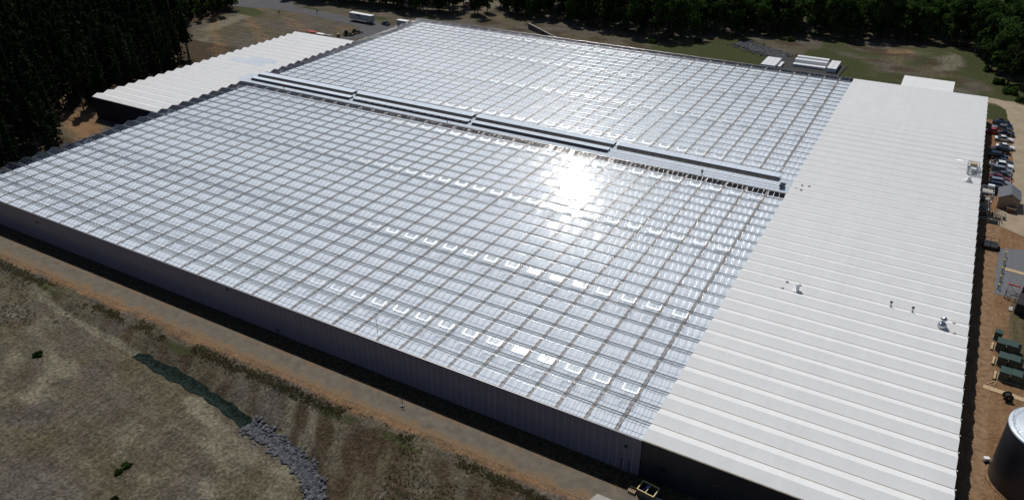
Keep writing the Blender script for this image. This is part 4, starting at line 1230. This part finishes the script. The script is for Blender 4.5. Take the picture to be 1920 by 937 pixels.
box_trailer('shipping_container', (-225.6, 292.4, .03), -.06, 6.4, 2.5, 2.6, 'short pale container behind the far corner of the greenhouse', 'container', False)

def tractor(loc, rz, label):
    root = empty('tractor', loc, rz, label, 'tractor')
    mb = MB(); mb.box((.9, 0, 1.05), (1.7, .75, .75)); mb.box((-.6, 0, .85), (1.3, .9, .5)); mb.box((1.78, 0, 1.0), (.12, .7, .6), 0, 1)
    mb.build('body', [M_transf, M_black], root)
    c = MB(); c.box((-.55, 0, 1.75), (1.25, 1.3, 1.1), taper=.88); c.build('cab', M_glassdark, root)
    MB().box((-.55, 0, 2.36), (1.45, 1.4, .12)).build('cab_roof', M_transf, root)
    for x, r_, w in ((-.9, .78, .45), (1.3, .5, .3)):
        for sy in (-1, 1):
            q = MB(); q.tube((x, sy * .62, r_), (x, sy * (.62 + w), r_), r_, n=16, smooth=False); q.tube((x, sy * .6, r_), (x, sy * (.64 + w), r_), r_ * .5, n=10, mi=1, smooth=False)
            q.build('wheel', [M_rubber, M_yellow], root)
    MB().tube((1.2, .25, 1.4), (1.2, .25, 2.2), .05).build('exhaust', M_black, root)
    lo = MB(); lo.tube((.2, .55, 1.3), (2.4, .55, .7), .07); lo.tube((.2, -.55, 1.3), (2.4, -.55, .7), .07); lo.box((2.6, 0, .5), (.5, 1.8, .6)); lo.build('loader', M_transf, root)
    return root
tractor((-236.4, 270.6, .04), 1.0, 'dark green tractor with a loader, farther of two on the yard')
tractor((-237.6, 266.2, .04), .3, 'dark green tractor with a loader, nearer of two on the yard')
# materials beside the side hall
o = empty('red_sheet_stack', (-255.5, 262.5, .0), -.05, 'flat stack of red sheets on the brown ground behind the side hall', 'sheet stack')
mb = MB()
for i in range(5): mb.box((0, 0, .2 + i * .09), (5.2, 2.0, .07), .01 * (i % 3 - 1))
mb.build('sheets', M_red, o); MB().box((-1.5, 0, .08), (.12, 2.1, .14)).build('bearer', M_timber, o); MB().box((1.5, 0, .08), (.12, 2.1, .14)).build('bearer', M_timber, o)
o = empty('white_sheet_stack', (-249.6, 261.6, .0), -.05, 'flat stack of white sheets next to the red sheets', 'sheet stack')
mb = MB()
for i in range(4): mb.box((0, 0, .2 + i * .1), (4.6, 1.8, .08), .012 * (i % 3 - 1))
mb.build('sheets', M_white, o); MB().box((-1.4, 0, .08), (.12, 1.9, .14)).build('bearer', M_timber, o); MB().box((1.4, 0, .08), (.12, 1.9, .14)).build('bearer', M_timber, o)
o = empty('pipe_bundle', (-245.2, 262.0, .0), .1, 'bundle of grey pipes beside the white sheet stack', 'pipes')
for i in range(3): MB().box((-1.4 + 1.4 * i, 0, .07), (.12, 1.4, .12)).build('bearer', M_timber, o)
for i in range(7): MB().tube((-2, -.55 + .18 * i, .24), (2, -.55 + .18 * i + .05, .24), .085, n=8).build('pipe', M_galv, o)
o = empty('crate', (-239.9, 262.6, .02), .2, 'wooden crate standing alone on the yard edge', 'crate')
mb = MB()
for i in range(5):
    for sy in (-1, 1): mb.box((0, sy * .55, .2 + i * .26), (1.2, .04, .2)); mb.box((sy * .6, 0, .2 + i * .26), (.04, 1.1, .2))
mb.build('slats', M_timber, o); MB().box((0, 0, 1.36), (1.26, 1.16, .05)).build('lid', M_timber, o); MB().box((0, 0, .06), (1.2, 1.1, .1)).build('base', M_timber, o)
for i, (x, y) in enumerate(((-293.5, 280.2), (-279.0, 291.8))):
    o = empty('marker_post', (x, y, H(x, y)), 0, ['dark post with a small board at the inner side of the road', 'dark post on the far verge of the road'][i], 'post')
    MB().tube((0, 0, 0), (0, 0, 2.2), .12, n=8).build('post', M_black, o); MB().box((.3, 0, 1.7), (.9, .06, .8)).build('board', M_black, o)
# retaining walls behind the greenhouse
M_rwall = mat('dark_retaining_wall', (.10, .075, .06), .9, 0, .25, .8)
def rwall(p0, p1, h0, h1, label):
    o = empty('retaining_wall', (p0[0], p0[1], 0), 0, label, 'wall')
    d = Vector((p1[0] - p0[0], p1[1] - p0[1], 0)); n = Vector((-d.y, d.x, 0)).normalized() * .2
    a = -n; b = n
    vs = [a, d - n, d + n, b]; top = [(-n.x, -n.y, h0), (d.x - n.x, d.y - n.y, h1), (d.x + n.x, d.y + n.y, h1), (n.x, n.y, h0)]
    mb = MB(); mb.add([tuple(v) for v in vs] + top, [(3, 2, 1, 0), (4, 5, 6, 7), (0, 1, 5, 4), (1, 2, 6, 5), (2, 3, 7, 6), (3, 0, 4, 7)]); mb.build('wall_face', M_rwall, o)
    mb = MB(); mb.add([(-n.x * 1.5, -n.y * 1.5, h0 + .01), (d.x - n.x * 1.5, d.y - n.y * 1.5, h1 + .01), (d.x + n.x * 1.5, d.y + n.y * 1.5, h1 + .01), (n.x * 1.5, n.y * 1.5, h0 + .01),
         (-n.x * 1.5, -n.y * 1.5, h0 + .12), (d.x - n.x * 1.5, d.y - n.y * 1.5, h1 + .12), (d.x + n.x * 1.5, d.y + n.y * 1.5, h1 + .12), (n.x * 1.5, n.y * 1.5, h0 + .12)],
        [(3, 2, 1, 0), (4, 5, 6, 7), (0, 1, 5, 4), (1, 2, 6, 5), (2, 3, 7, 6), (3, 0, 4, 7)]); mb.build('coping', M_concrete, o)
rwall((-171.5, 316.5), (-149, 303.5), 2.6, 1.0, 'tall dark wedge-shaped retaining wall behind the greenhouse')
rwall((-117, 305), (-101, 304), 1.2, .8, 'low dark retaining wall behind the greenhouse, right of the tall one')

# ------------------------------------------------------------------ white wrapped packs behind the far end
M_wrap = mat('white_wrapping', (.80, .81, .82), .35, 0, .05, 1.0)
def pack(x, y, w, d, h, rz, label, group):
    o = empty('wrapped_pack', (x, y, .36), rz, label, 'wrapped pack', group)
    mb = MB(); mb.box((0, 0, .14 + h / 2), (w - .06, d - .04, h)); mb.box((0, 0, .14 + h * .5), (w - .03, d - .02, .05), 0, 1); mb.build('wrapping', [M_wrap, M_galv], o)
    p = MB()
    for i in (-1, 0, 1): p.box((i * (w / 2 - .12), 0, .07), (.12, d - .1, .12))
    p.build('pallet', M_timber, o)
ORD = ['leftmost', 'second', 'third', 'fourth', 'fifth', 'sixth', 'seventh', 'rightmost']
DEP = ['nearest', 'second nearest', 'middle', 'second farthest', 'farthest']
for (y, h, n, lab) in ((314.2, .8, 8, 'white wrapped pack in the low front row behind the greenhouse'), (317.4, 1.9, 8, 'white wrapped pack in the middle row behind the greenhouse'), (321.4, 2.0, 8, 'white wrapped pack in the tall back row behind the greenhouse')):
    for i in range(n):
        pack(-51.0 + 1.52 * (i + .5), y, 1.5, 2.3, h, 0, ORD[i] + ' ' + lab, lab.replace('pack', 'packs', 1))
for j in range(5):
    for i in range(2): pack(-38.0 + 1.75 * (i + .5), 312.2 + 2.4 * j, 1.7, 2.35, 1.5, 0, DEP[j] + ' white wrapped pack in the ' + ['left', 'right'][i] + ' column of the right-hand block', 'white wrapped packs in the right-hand block')
    for i in range(3): pack(-61.5 + 1.85 * (i + .5), 305.5 + 2.4 * j, 1.8, 2.35, 1.5, 0, DEP[j] + ' white wrapped pack in the ' + ['left', 'middle', 'right'][i] + ' column of the left-hand block', 'white wrapped packs in the left-hand block')
for j in range(3): pack(-55.0, 308.4 + 2.4 * j, 1.2, 2.35, .7, 0, ['nearest', 'middle', 'farthest'][j] + ' low white pack beside the left-hand block', 'low white packs beside the left-hand block')

# ------------------------------------------------------------------ right-hand yard
sh = empty('shed', (23.3, 215.4, .02), 0, 'tan gabled shed with a grey shingle roof at the end of the parked cars', 'shed')
mb = MB(); w, d, h, rh = 4.6, 6.4, 2.9, 1.3
mb.box((0, 0, h / 2), (w, d, h)); mb.prism([(-w / 2, h), (w / 2, h), (0, h + rh)], 'y', -d / 2, d / 2); mb.build('wall', M_tanwall, sh)
mb = MB()
for s in (-1, 1):
    e_, t_ = (s * (w / 2 + .3), h - .1), (0, h + rh + .12)
    mb.add([(e_[0], -d / 2 - .25, e_[1]), (e_[0], d / 2 + .25, e_[1]), (t_[0], d / 2 + .25, t_[1]), (t_[0], -d / 2 - .25, t_[1]),
            (e_[0], -d / 2 - .25, e_[1] - .1), (e_[0], d / 2 + .25, e_[1] - .1), (t_[0], d / 2 + .25, t_[1] - .1), (t_[0], -d / 2 - .25, t_[1] - .1)],
           [(0, 1, 2, 3), (7, 6, 5, 4), (0, 4, 5, 1), (1, 5, 6, 2), (2, 6, 7, 3), (3, 7, 4, 0)])
mb.build('roof', M_shingle, sh)
MB().box((0, -d / 2 - .04, 1.1), (1.1, .06, 2.2)).build('door', M_tanwall, sh); MB().box((0, -d / 2 - .03, h + .55), (.35, .06, .35)).build('gable_vent', M_housing, sh)

dm = empty('skip', (24.2, 210.9, .02), -.15, 'small rust-brown skip in front of the tan shed', 'skip')
mb = MB(); mb.box((0, 0, .65), (1.9, 1.3, 1.1), taper=1.12); mb.build('body', mat('rust_brown_steel', (.16, .08, .045), .8, 0, .3, 2), dm)
mb = MB(); mb.box((0, 0, 1.22), (2.2, .08, .06)); mb.box((0, .73, 1.22), (2.2, .06, .1)); mb.box((0, -.73, 1.22), (2.2, .06, .1)); mb.build('rim', M_galv, dm)
fb = empty('frame_trailer', (21.6, 206.8, .02), .15, 'open frame trailer of pale bars standing on the dirt', 'trailer')
mb = MB()
for i in range(5): mb.box((-1.1 + .55 * i, 0, .9), (.08, 3.6, .08))
for i in range(4): mb.box((0, -1.6 + 1.05 * i, .98), (2.3, .08, .08))
mb.build('frame', M_concrete, fb)
MB().tube((0, -1.8, .85), (0, -4.2, .6), .09).build('drawbar', M_rwall, fb)
for s in (-1, 1):
    q = MB(); q.tube((s * 1.25, .2, .38), (s * 1.5, .2, .38), .38, n=14, smooth=False); q.tube((s * 1.24, .2, .38), (s * 1.52, .2, .38), .18, n=8, mi=1, smooth=False); q.build('wheel', [M_rubber, M_rim], fb)
MB().box((.9, -1.2, .5), (.6, .8, .7)).build('tool_box', M_concrete, fb)

def lattice(mb, x0, x1, y0, y1, z0, z1, nz, r=.035, mi=0):
    zs_ = np.linspace(z0, z1, nz + 1)
    for x in (x0, x1):
        for y in (y0, y1): mb.tube((x, y, z0), (x, y, z1), r, n=6, mi=mi)
    for i, z in enumerate(zs_):
        for a, b in (((x0, y0), (x1, y0)), ((x1, y0), (x1, y1)), ((x1, y1), (x0, y1)), ((x0, y1), (x0, y0))):
            mb.tube((*a, z), (*b, z), r * .9, n=5, mi=mi)
            if i < nz: mb.tube((*a, z), (*b, zs_[i + 1]), r * .7, n=5, mi=mi)
st = empty('access_tower', (17.5, 206.8, .02), 0, 'grey steel access tower with decks against the side of the long hall', 'scaffold')
mb = MB(); lattice(mb, -1.1, 1.5, -2.4, 2.4, 0, 6.4, 4, .085); mb.build('frame', M_galv, st)
for z, dy in ((1.9, 0), (3.75, .9), (6.4, -1.0)):
    MB().box((.1, dy, z + .06), (2.2, 2.6, .07)).build('deck', M_concrete, st)
MB().box((.7, 1.5, 6.9), (1.4, 1.0, .6)).build('control_box', M_white, st)
MB().lathe((1.9, 1.4, 0), [(0, 0), (.35, 0), (.35, 1.1), (0, 1.15)], 14).build('drum', M_galv, st)
mb = MB(); mb.tube((-1.1, -2.2, 6.6), (1.3, -2.2, 6.6), .04); mb.tube((-1.1, 2.2, 6.6), (1.3, 2.2, 6.6), .04)
for x in (-1.1, 1.3):
    for y in (-2.2, 2.2): mb.tube((x, y, 5.6), (x, y, 6.6), .04)
mb.build('guard_rail', M_galv, st)
MB().box((-.4, -.9, 4.3), (.9, .9, .9)).build('motor_box', M_sidewall, st)
rk = empty('rooftop_unit', (13.7, 214.5, 7.6), 0, 'rooftop rack of grey pipes and boxes at the edge of the long hall', 'rooftop unit')
mb = MB(); lattice(mb, -1.4, 1.2, -2.6, 3.2, .05, 1.3, 2, .075); mb.build('frame', M_galv, rk)
MB().box((-.1, 1.6, 1.25), (1.6, 1.4, .5)).build('unit_box', M_timber, rk)
for i in range(4): MB().tube((-1.3, -1.6 + i * .7, .9), (1.1, -1.6 + i * .7, .9), .12, n=8).build('pipe', M_galv, rk)
MB().box((-.1, -1.6, 1.2), (1.2, .8, .35)).build('unit_cover', M_white, rk)
mb = MB(); mb.tube((-1.4, 3.0, .9), (-2.6, 3.6, .9), .09); mb.tube((-2.6, 3.6, .9), (-4.2, 4.4, .6), .09); mb.tube((-1.4, -1.0, .5), (-3.4, -.4, .4), .07); mb.build('duct', M_galv, rk)
rf = empty('exhaust_fan', (13.0, 207.6, 7.5), 0, 'small white exhaust fan on the roof near the pipe rack', 'fan')
MB().box((0, 0, .2), (1.0, 1.0, .4)).build('curb', M_white, rf)
MB().lathe((0, 0, .4), [(.35, 0), (.35, .4), (.5, .45), (.5, .65), (0, .8)], 16).build('cowl', M_white, rf)
MB().box((-1.2, 1.1, .1), (1.5, .5, .25), .2).build('base_rail', M_galv, rf); MB().box((0, -1.5, .08), (1.9, .35, .16), .1).build('base_rail', M_galv, rf)

dk = empty('shadow_platform', (20.0, 188.2, .02), 0, 'black made-up platform with rails, put in for a dark shadow by the hall wall', 'platform')  # added platform, its black shape stands in for a shadow patch
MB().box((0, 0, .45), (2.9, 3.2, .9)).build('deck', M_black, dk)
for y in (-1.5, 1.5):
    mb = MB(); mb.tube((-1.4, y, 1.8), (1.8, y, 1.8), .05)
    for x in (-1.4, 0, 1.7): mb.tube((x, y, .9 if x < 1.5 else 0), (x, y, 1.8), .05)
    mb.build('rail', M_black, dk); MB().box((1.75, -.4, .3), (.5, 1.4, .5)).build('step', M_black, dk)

# rail fence with yellow caps on the gravel pad
fe = empty('rail_fence', (22.6, 176.5, .03), 0, 'low dark rail fence with yellow post caps along the gravel pad', 'fence')
for i in range(5):
    y = 8.5 - 4.1 * i; x = .55 - .32 * i
    MB().tube((x, y, 0), (x, y, 1.1), .07, n=8).build('post', M_housing, fe)
    MB().box((x, y, 1.2), (.3, .3, .16)).build('cap', M_yellow, fe)
    if i < 4:
        p = MB()
        for z in (.5, 1.0): p.tube((x, y, z), (x - .32, y - 4.1, z), .05, n=6)
        p.build('rail', M_housing, fe)
bd = empty('plywood_board', (25.6, 178.5, .06), -.12, 'tan plywood boards lying flat on the gravel pad', 'board')
mb = MB(); mb.box((-1.2, 0, .03), (2.4, 1.25, .03)); mb.box((1.2, -.1, .05), (2.4, 1.25, .03), -.05); mb.build('sheet', M_timber, bd)
rfm = empty('stacking_frame', (24.3, 166.8, .03), -.15, 'red steel stacking frame standing on the gravel pad', 'steel frame')
mb = MB(); lattice(mb, -1.0, 1.0, -1.5, 1.5, 0, 1.9, 1, .06); mb.build('frame', mat('faded_red_steel', (.18, .07, .065), .6, 0, .2, 1), rfm)
MB().box((0, 1.5, 1.95), (2.2, .3, .2)).build('header', M_red, rfm)
ct = empty('cabin', (28.6, 161.8, .02), -.13, 'small dark-roofed cabin with white-framed windows at the right edge', 'cabin')
mb = MB(); w, d, h, rh = 7.0, 4.4, 2.6, .95
mb.box((0, 0, h / 2), (w, d, h)); mb.prism([(-d / 2, h), (d / 2, h), (0, h + rh)], 'x', -w / 2, w / 2)
mb.build('wall', M_darkwall, ct)
mb = MB()
for s in (-1, 1):
    mb.add([(-w / 2 - .2, s * (d / 2 + .25), h - .08), (w / 2 + .2, s * (d / 2 + .25), h - .08), (w / 2 + .2, 0, h + rh + .08), (-w / 2 - .2, 0, h + rh + .08),
            (-w / 2 - .2, s * (d / 2 + .25), h - .16), (w / 2 + .2, s * (d / 2 + .25), h - .16), (w / 2 + .2, 0, h + rh), (-w / 2 - .2, 0, h + rh)],
           [(0, 1, 2, 3), (7, 6, 5, 4), (0, 4, 5, 1), (1, 5, 6, 2), (2, 6, 7, 3), (3, 7, 4, 0)])
mb.build('roof', M_brownroof, ct)
MB().box((-w / 2 - .7, -.9, .12), (.7, 1.6, .12)).build('step', M_concrete, ct)
MB().box((-w / 2 - .03, -.9, 1.05), (.06, .9, 2.1)).build('door', M_black, ct)
wn0 = empty('window_panel', (27.9, 165.9, .05), -.13, 'white window frames with dark panes leaning behind the small cabin', 'window frame')
mb = MB()
for i in range(4):
    mb.box((-2.2 + 1.45 * i, 0, 2.35), (.12, .1, 2.2))
for z in (1.3, 2.35, 3.4): mb.box((0, 0, z), (4.5, .1, .12))
mb.build('frame', M_white, wn0)
MB().box((0, .02, 2.35), (4.3, .03, 2.1)).build('pane', M_glassdark, wn0)
mb = MB()
for x in (-2.0, 2.0): mb.box((x, .1, .65), (.12, .12, 1.3)); mb.tube((x, .1, 2.2), (x, 1.4, 0), .05)
mb.build('stand', M_timber, wn0)

# dark green electrical cabinets in rows
rows = [((23.6, 135.9), 'nearest row'), ((23.3, 140.6), 'middle row'), ((23.0, 145.4), 'farthest row')]
for (x, y), rn in rows:
    for j in (0, 1):
        o = empty('transformer', (x + .1 + 1.75 * j - .5, y, .03), -.12, 'dark green electrical cabinet, %s one of the %s' % (('left', 'right')[j], rn), 'electrical cabinet', 'green electrical cabinets')
        MB().box((0, 0, .08), (1.75, 2.3, .16)).build('plinth', M_concrete, o)
        mb = MB(); mb.box((0, 0, .95), (1.6, 2.0, 1.6)); mb.build('cabinet', M_transf, o)
        MB().box((0, 0, 1.79), (1.7, 2.1, .08)).build('lid', M_transf, o)
        MB().box((0, -1.03, .95), (1.4, .05, 1.4)).build('door', M_transf, o)
        mb = MB()
        if j == 1:
            for k in range(6): mb.box((1.1, -.8 + .32 * k, 1.0), (.55, .05, 1.2))
            mb.build('cooling_fin', M_transf, o)
    o = empty('timber_skid', (x - 1.75, y - .1, .03), -.1, 'pale timber skid along the left side of the %s of green cabinets' % rn, 'timber')
    mb = MB(); mb.box((0, 0, .25), (.35, 2.5, .2)); mb.build('beam', M_timber, o); MB().box((0, -1.0, .08), (.5, .2, .15)).build('bearer', M_timber, o); MB().box((0, 1.0, .08), (.5, .2, .15)).build('bearer', M_timber, o)
o = empty('transformer', (22.1, 148.9, .03), -.12, 'single dark green electrical cabinet beyond the others', 'electrical cabinet', 'green electrical cabinets')
MB().box((0, 0, .08), (1.5, 1.6, .16)).build('plinth', M_concrete, o); MB().box((0, 0, .85), (1.3, 1.4, 1.4)).build('cabinet', M_transf, o); MB().box((0, 0, 1.59), (1.4, 1.5, .08)).build('lid', M_transf, o); MB().box((0, -.72, .85), (1.1, .05, 1.2)).build('door', M_transf, o)
o = empty('plank_walk', (23.8, 131.3, .04), -.10, 'long tan boards laid end to end on the dirt by the cable reel', 'boards')
for i, (x, dz) in enumerate(((-2.4, 0), (0, .03), (2.4, 0), (4.8, .03))):
    MB().box((x, -.05 * i, .04 + dz), (2.5, 1.2, .03), .03 * (i % 2)).build('board', M_timber, o)
o = empty('timber_offcut', (21.3, 133.4, .04), .9, 'two loose timber offcuts on the dirt beside the green cabinets', 'timber')
MB().box((0, 0, .06), (2.0, .14, .09)).build('beam', M_timber, o); MB().box((.4, -.5, .06), (1.5, .14, .09), .4).build('beam', M_timber, o)
# black cable coil standing on edge
o = empty('cable_reel', (23.8, 129.6, .03), .3, 'black cable reel with a pale hub standing on the dirt', 'cable reel')
mb = MB()
for sy in (-1, 1): mb.tube((0, sy * .45, .75), (0, sy * .52, .75), .75, n=24, smooth=False)
mb.build('flange', M_black, o); MB().tube((0, -.45, .75), (0, .45, .75), .55, n=20).build('coil', M_rubber, o); MB().tube((0, -.56, .75), (0, .56, .75), .16, n=12).build('hub', M_timber, o)

tk = empty('water_tank', (26.9, 109.37, .02), 0, 'round dark corrugated water tank with a pale lid at the right edge', 'tank')
TR, TH = 5.6, 10.5
MB().lathe((0, 0, 0), [(TR, 0), (TR, TH)], 72).build('shell', M_tankwall, tk)
MB().lathe((0, 0, 0), [(TR + .06, TH - .25), (TR + .06, TH), (TR - .1, TH + .06), (0, TH + .55)], 72).build('lid', M_tanktop, tk)
MB().lathe((0, 0, 0), [(TR + .35, 0), (TR + .35, .1), (TR + .0, .12)], 48).build('base_ring', M_rut, tk)
mb = MB()
for k in range(24):
    a = 2 * math.pi * k / 24; mb.tube(((TR - .35) * math.cos(a), (TR - .35) * math.sin(a), TH), ((TR - .35) * math.cos(a), (TR - .35) * math.sin(a), TH + .9), .025, n=5)
for z in (.5, .9):
    for k in range(48):
        a, b = 2 * math.pi * k / 48, 2 * math.pi * (k + 1) / 48
        mb.tube(((TR - .35) * math.cos(a), (TR - .35) * math.sin(a), TH + z), ((TR - .35) * math.cos(b), (TR - .35) * math.sin(b), TH + z), .022, n=4)
mb.build('guard_rail', M_galv, tk)
o = empty('valve_box', (21.0, 111.6, .02), .4, 'small white valve box on the dirt beside the round tank', 'box')
MB().box((0, 0, .55), (.8, .6, .5)).build('cover', M_white, o); MB().box((0, 0, .15), (.7, .5, .3)).build('base', M_black, o)

# ------------------------------------------------------------------ front right corner and the path
sk = empty('open_skip', (-22.4, 79.4, .02), -.12, 'yellow-rimmed open skip holding scrap by the dark front wall', 'skip')
mb = MB()
for (c, s) in (((0, -.95, .7), (2.6, .08, 1.2)), ((0, .95, .7), (2.6, .08, 1.2)), ((-1.3, 0, .7), (.08, 1.9, 1.2)), ((1.3, 0, .7), (.08, 1.9, 1.2)), ((0, 0, .7), (.06, 1.9, 1.1)), ((0, 0, .15), (2.6, 1.9, .1))): mb.box(c, s)
mb.build('body', M_housing, sk)
mb = MB()
for (c, s) in (((0, -.97, 1.33), (2.76, .14, .1)), ((0, .97, 1.33), (2.76, .14, .1)), ((-1.32, 0, 1.33), (.14, 1.8, .1)), ((1.32, 0, 1.33), (.14, 1.8, .1)), ((0, 0, 1.33), (.1, 1.8, .08))): mb.box(c, s)
mb.build('rim', mat('pale_yellow_paint', (.62, .52, .22), .6), sk)
bs = MB()
for i in range(7): bs.tube((-1.1 + .1 * i, -.6 + .2 * i, .5), (-.2 + .05 * i, .5 - .12 * i, 1.5 + .05 * i), .04, n=5)
o = bs.build('scrap_bundle', mat('blue_plastic', (.05, .10, .35), .5)); o.location = (-22.4, 79.4, .02); tag(o, 'blue plastic scrap sticking out of the open skip', 'scrap')
for (x, y, n, lab) in ((-24.6, 79.0, 3, 'pale stacked pallets left of the open skip'), (-20.6, 78.8, 2, 'white pallet stack right of the open skip')):
    o = empty('pallet_stack', (x, y, .03), -.1, lab, 'pallets')
    for k in range(n):
        mb = MB()
        for i in range(5): mb.box((-.5 + .25 * i, 0, .13 + k * .15), (.12, 1.2, .03))
        for i in (-1, 0, 1): mb.box((0, i * .5, .06 + k * .15), (1.1, .1, .1))
        mb.build('pallet', [M_white if n == 2 else M_timber], o)
hp = empty('hydrant_post', (-65.9, 77.3, .03), .3, 'small dark standpipe with a crossbar on the gravel path', 'standpipe')
MB().tube((0, 0, 0), (0, 0, 1.6), .06, n=8).build('pipe', M_rwall, hp); MB().tube((-.5, 0, 1.5), (.5, 0, 1.5), .05, n=6).build('crossbar', M_rwall, hp); MB().box((0, 0, .08), (.6, .6, .16)).build('base', M_black, hp)
ms = empty('roof_mast', (-76.2, 84.6, 7.1), 0, 'thin dark mast rising from the front edge of the glass roof', 'mast')
MB().tube((0, 0, 0), (0, 0, 3.6), .05, .03, n=6).build('pole', M_rwall, ms); MB().tube((-.3, 0, 3.4), (.3, 0, 3.4), .03, n=5).build('sensor_arm', M_rwall, ms); MB().lathe((0, 0, 3.6), [(0, .12), (.12, .05), (.12, 0), (0, -.02)], 10).build('sensor', M_white, ms)

# ------------------------------------------------------------------ workers on the corridor roof
def person(loc, rz, label, top, legs, step=.18, lean=0.0):
    me = bpy.data.meshes.new('body')
    J = [(0, 0, .95), (0, lean * .3, 1.2), (0, lean * .6, 1.42), (0, lean * .7, 1.52), (0, lean * .8, 1.62), (0, lean * .8 + .02, 1.74),
         (.10, 0, .90), (.11, step * .5, .50), (.11, step * .2, .08), (.11, step * .2 + .16, .04),
         (-.10, 0, .90), (-.11, -step * .2, .50), (-.11, -step, .08), (-.11, -step + .16, .04),
         (.19, lean * .6, 1.40), (.27, lean * .5 - .02, 1.13), (.26, lean * .5 + .14, .90), (.25, lean * .5 + .19, .82),
         (-.19, lean * .6, 1.40), (-.27, lean * .5 - .05, 1.13), (-.24, lean * .5 + .18, .95), (-.22, lean * .5 + .25, .90)]
    E_ = [(0, 1), (1, 2), (2, 3), (3, 4), (4, 5), (0, 6), (6, 7), (7, 8), (8, 9), (0, 10), (10, 11), (11, 12), (12, 13), (2, 14), (14, 15), (15, 16), (16, 17), (2, 18), (18, 19), (19, 20), (20, 21)]
    rad = [.15, .14, .16, .06, .095, .10, .095, .065, .05, .04, .095, .065, .05, .04, .075, .05, .04, .035, .075, .05, .04, .035]
    me.from_pydata(J, E_, [])
    o = bpy.data.objects.new('body', me); COL.objects.link(o)
    me.materials.append(top); 
    sm = o.modifiers.new('skin', 'SKIN'); sub = o.modifiers.new('sub', 'SUBSURF'); sub.levels = 1; sub.render_levels = 1
    if not me.skin_vertices: bpy.context.view_layer.objects.active = o
    lay = me.skin_vertices[0] if len(me.skin_vertices) else None
    if lay:
        for i, r_ in enumerate(rad): lay.data[i].radius = (r_, r_)
        lay.data[0].use_root = True
    dg = bpy.context.evaluated_depsgraph_get(); dg.update()
    mm = bpy.data.meshes.new_from_object(o.evaluated_get(dg))
    bpy.data.objects.remove(o)
    mm.materials.clear()
    for m_ in (top, legs, M_skin, M_black): mm.materials.append(m_)
    for p in mm.polygons:
        c = p.center
        p.material_index = 2 if c.z > 1.53 or (abs(c.x) > .17 and c.z < .93) else (0 if c.z > .95 or abs(c.x) > .2 else (3 if c.z < .13 else 1))
        p.use_smooth = True
    root = empty('person', loc, rz, label, 'person')
    b = link('body', mm, root)
    MB().lathe((0, lean * .8 + .02, 1.72), [(.135, 0), (.13, .08), (.09, .14), (0, .165)], 12).build('helmet', M_white, root)
    return root
person((-46.3, gy(24) + .15, ZE + .02), .6, 'worker in dark clothes standing at the front edge of the corridor roof', M_cloth, M_cloth)
person((-124.3, gy(24) + .1, ZE + .02), 2.2, 'worker in a brown-red jacket beside the middle housing of the corridor roof', mat('brown_jacket', (.22, .09, .05), .8), M_cloth, .22)
person((-190.2, gy(24) + .1, ZE + .02), 1.2, 'worker in a red jacket near the left end of the corridor roof', M_hivis, M_cloth, .2, .1)
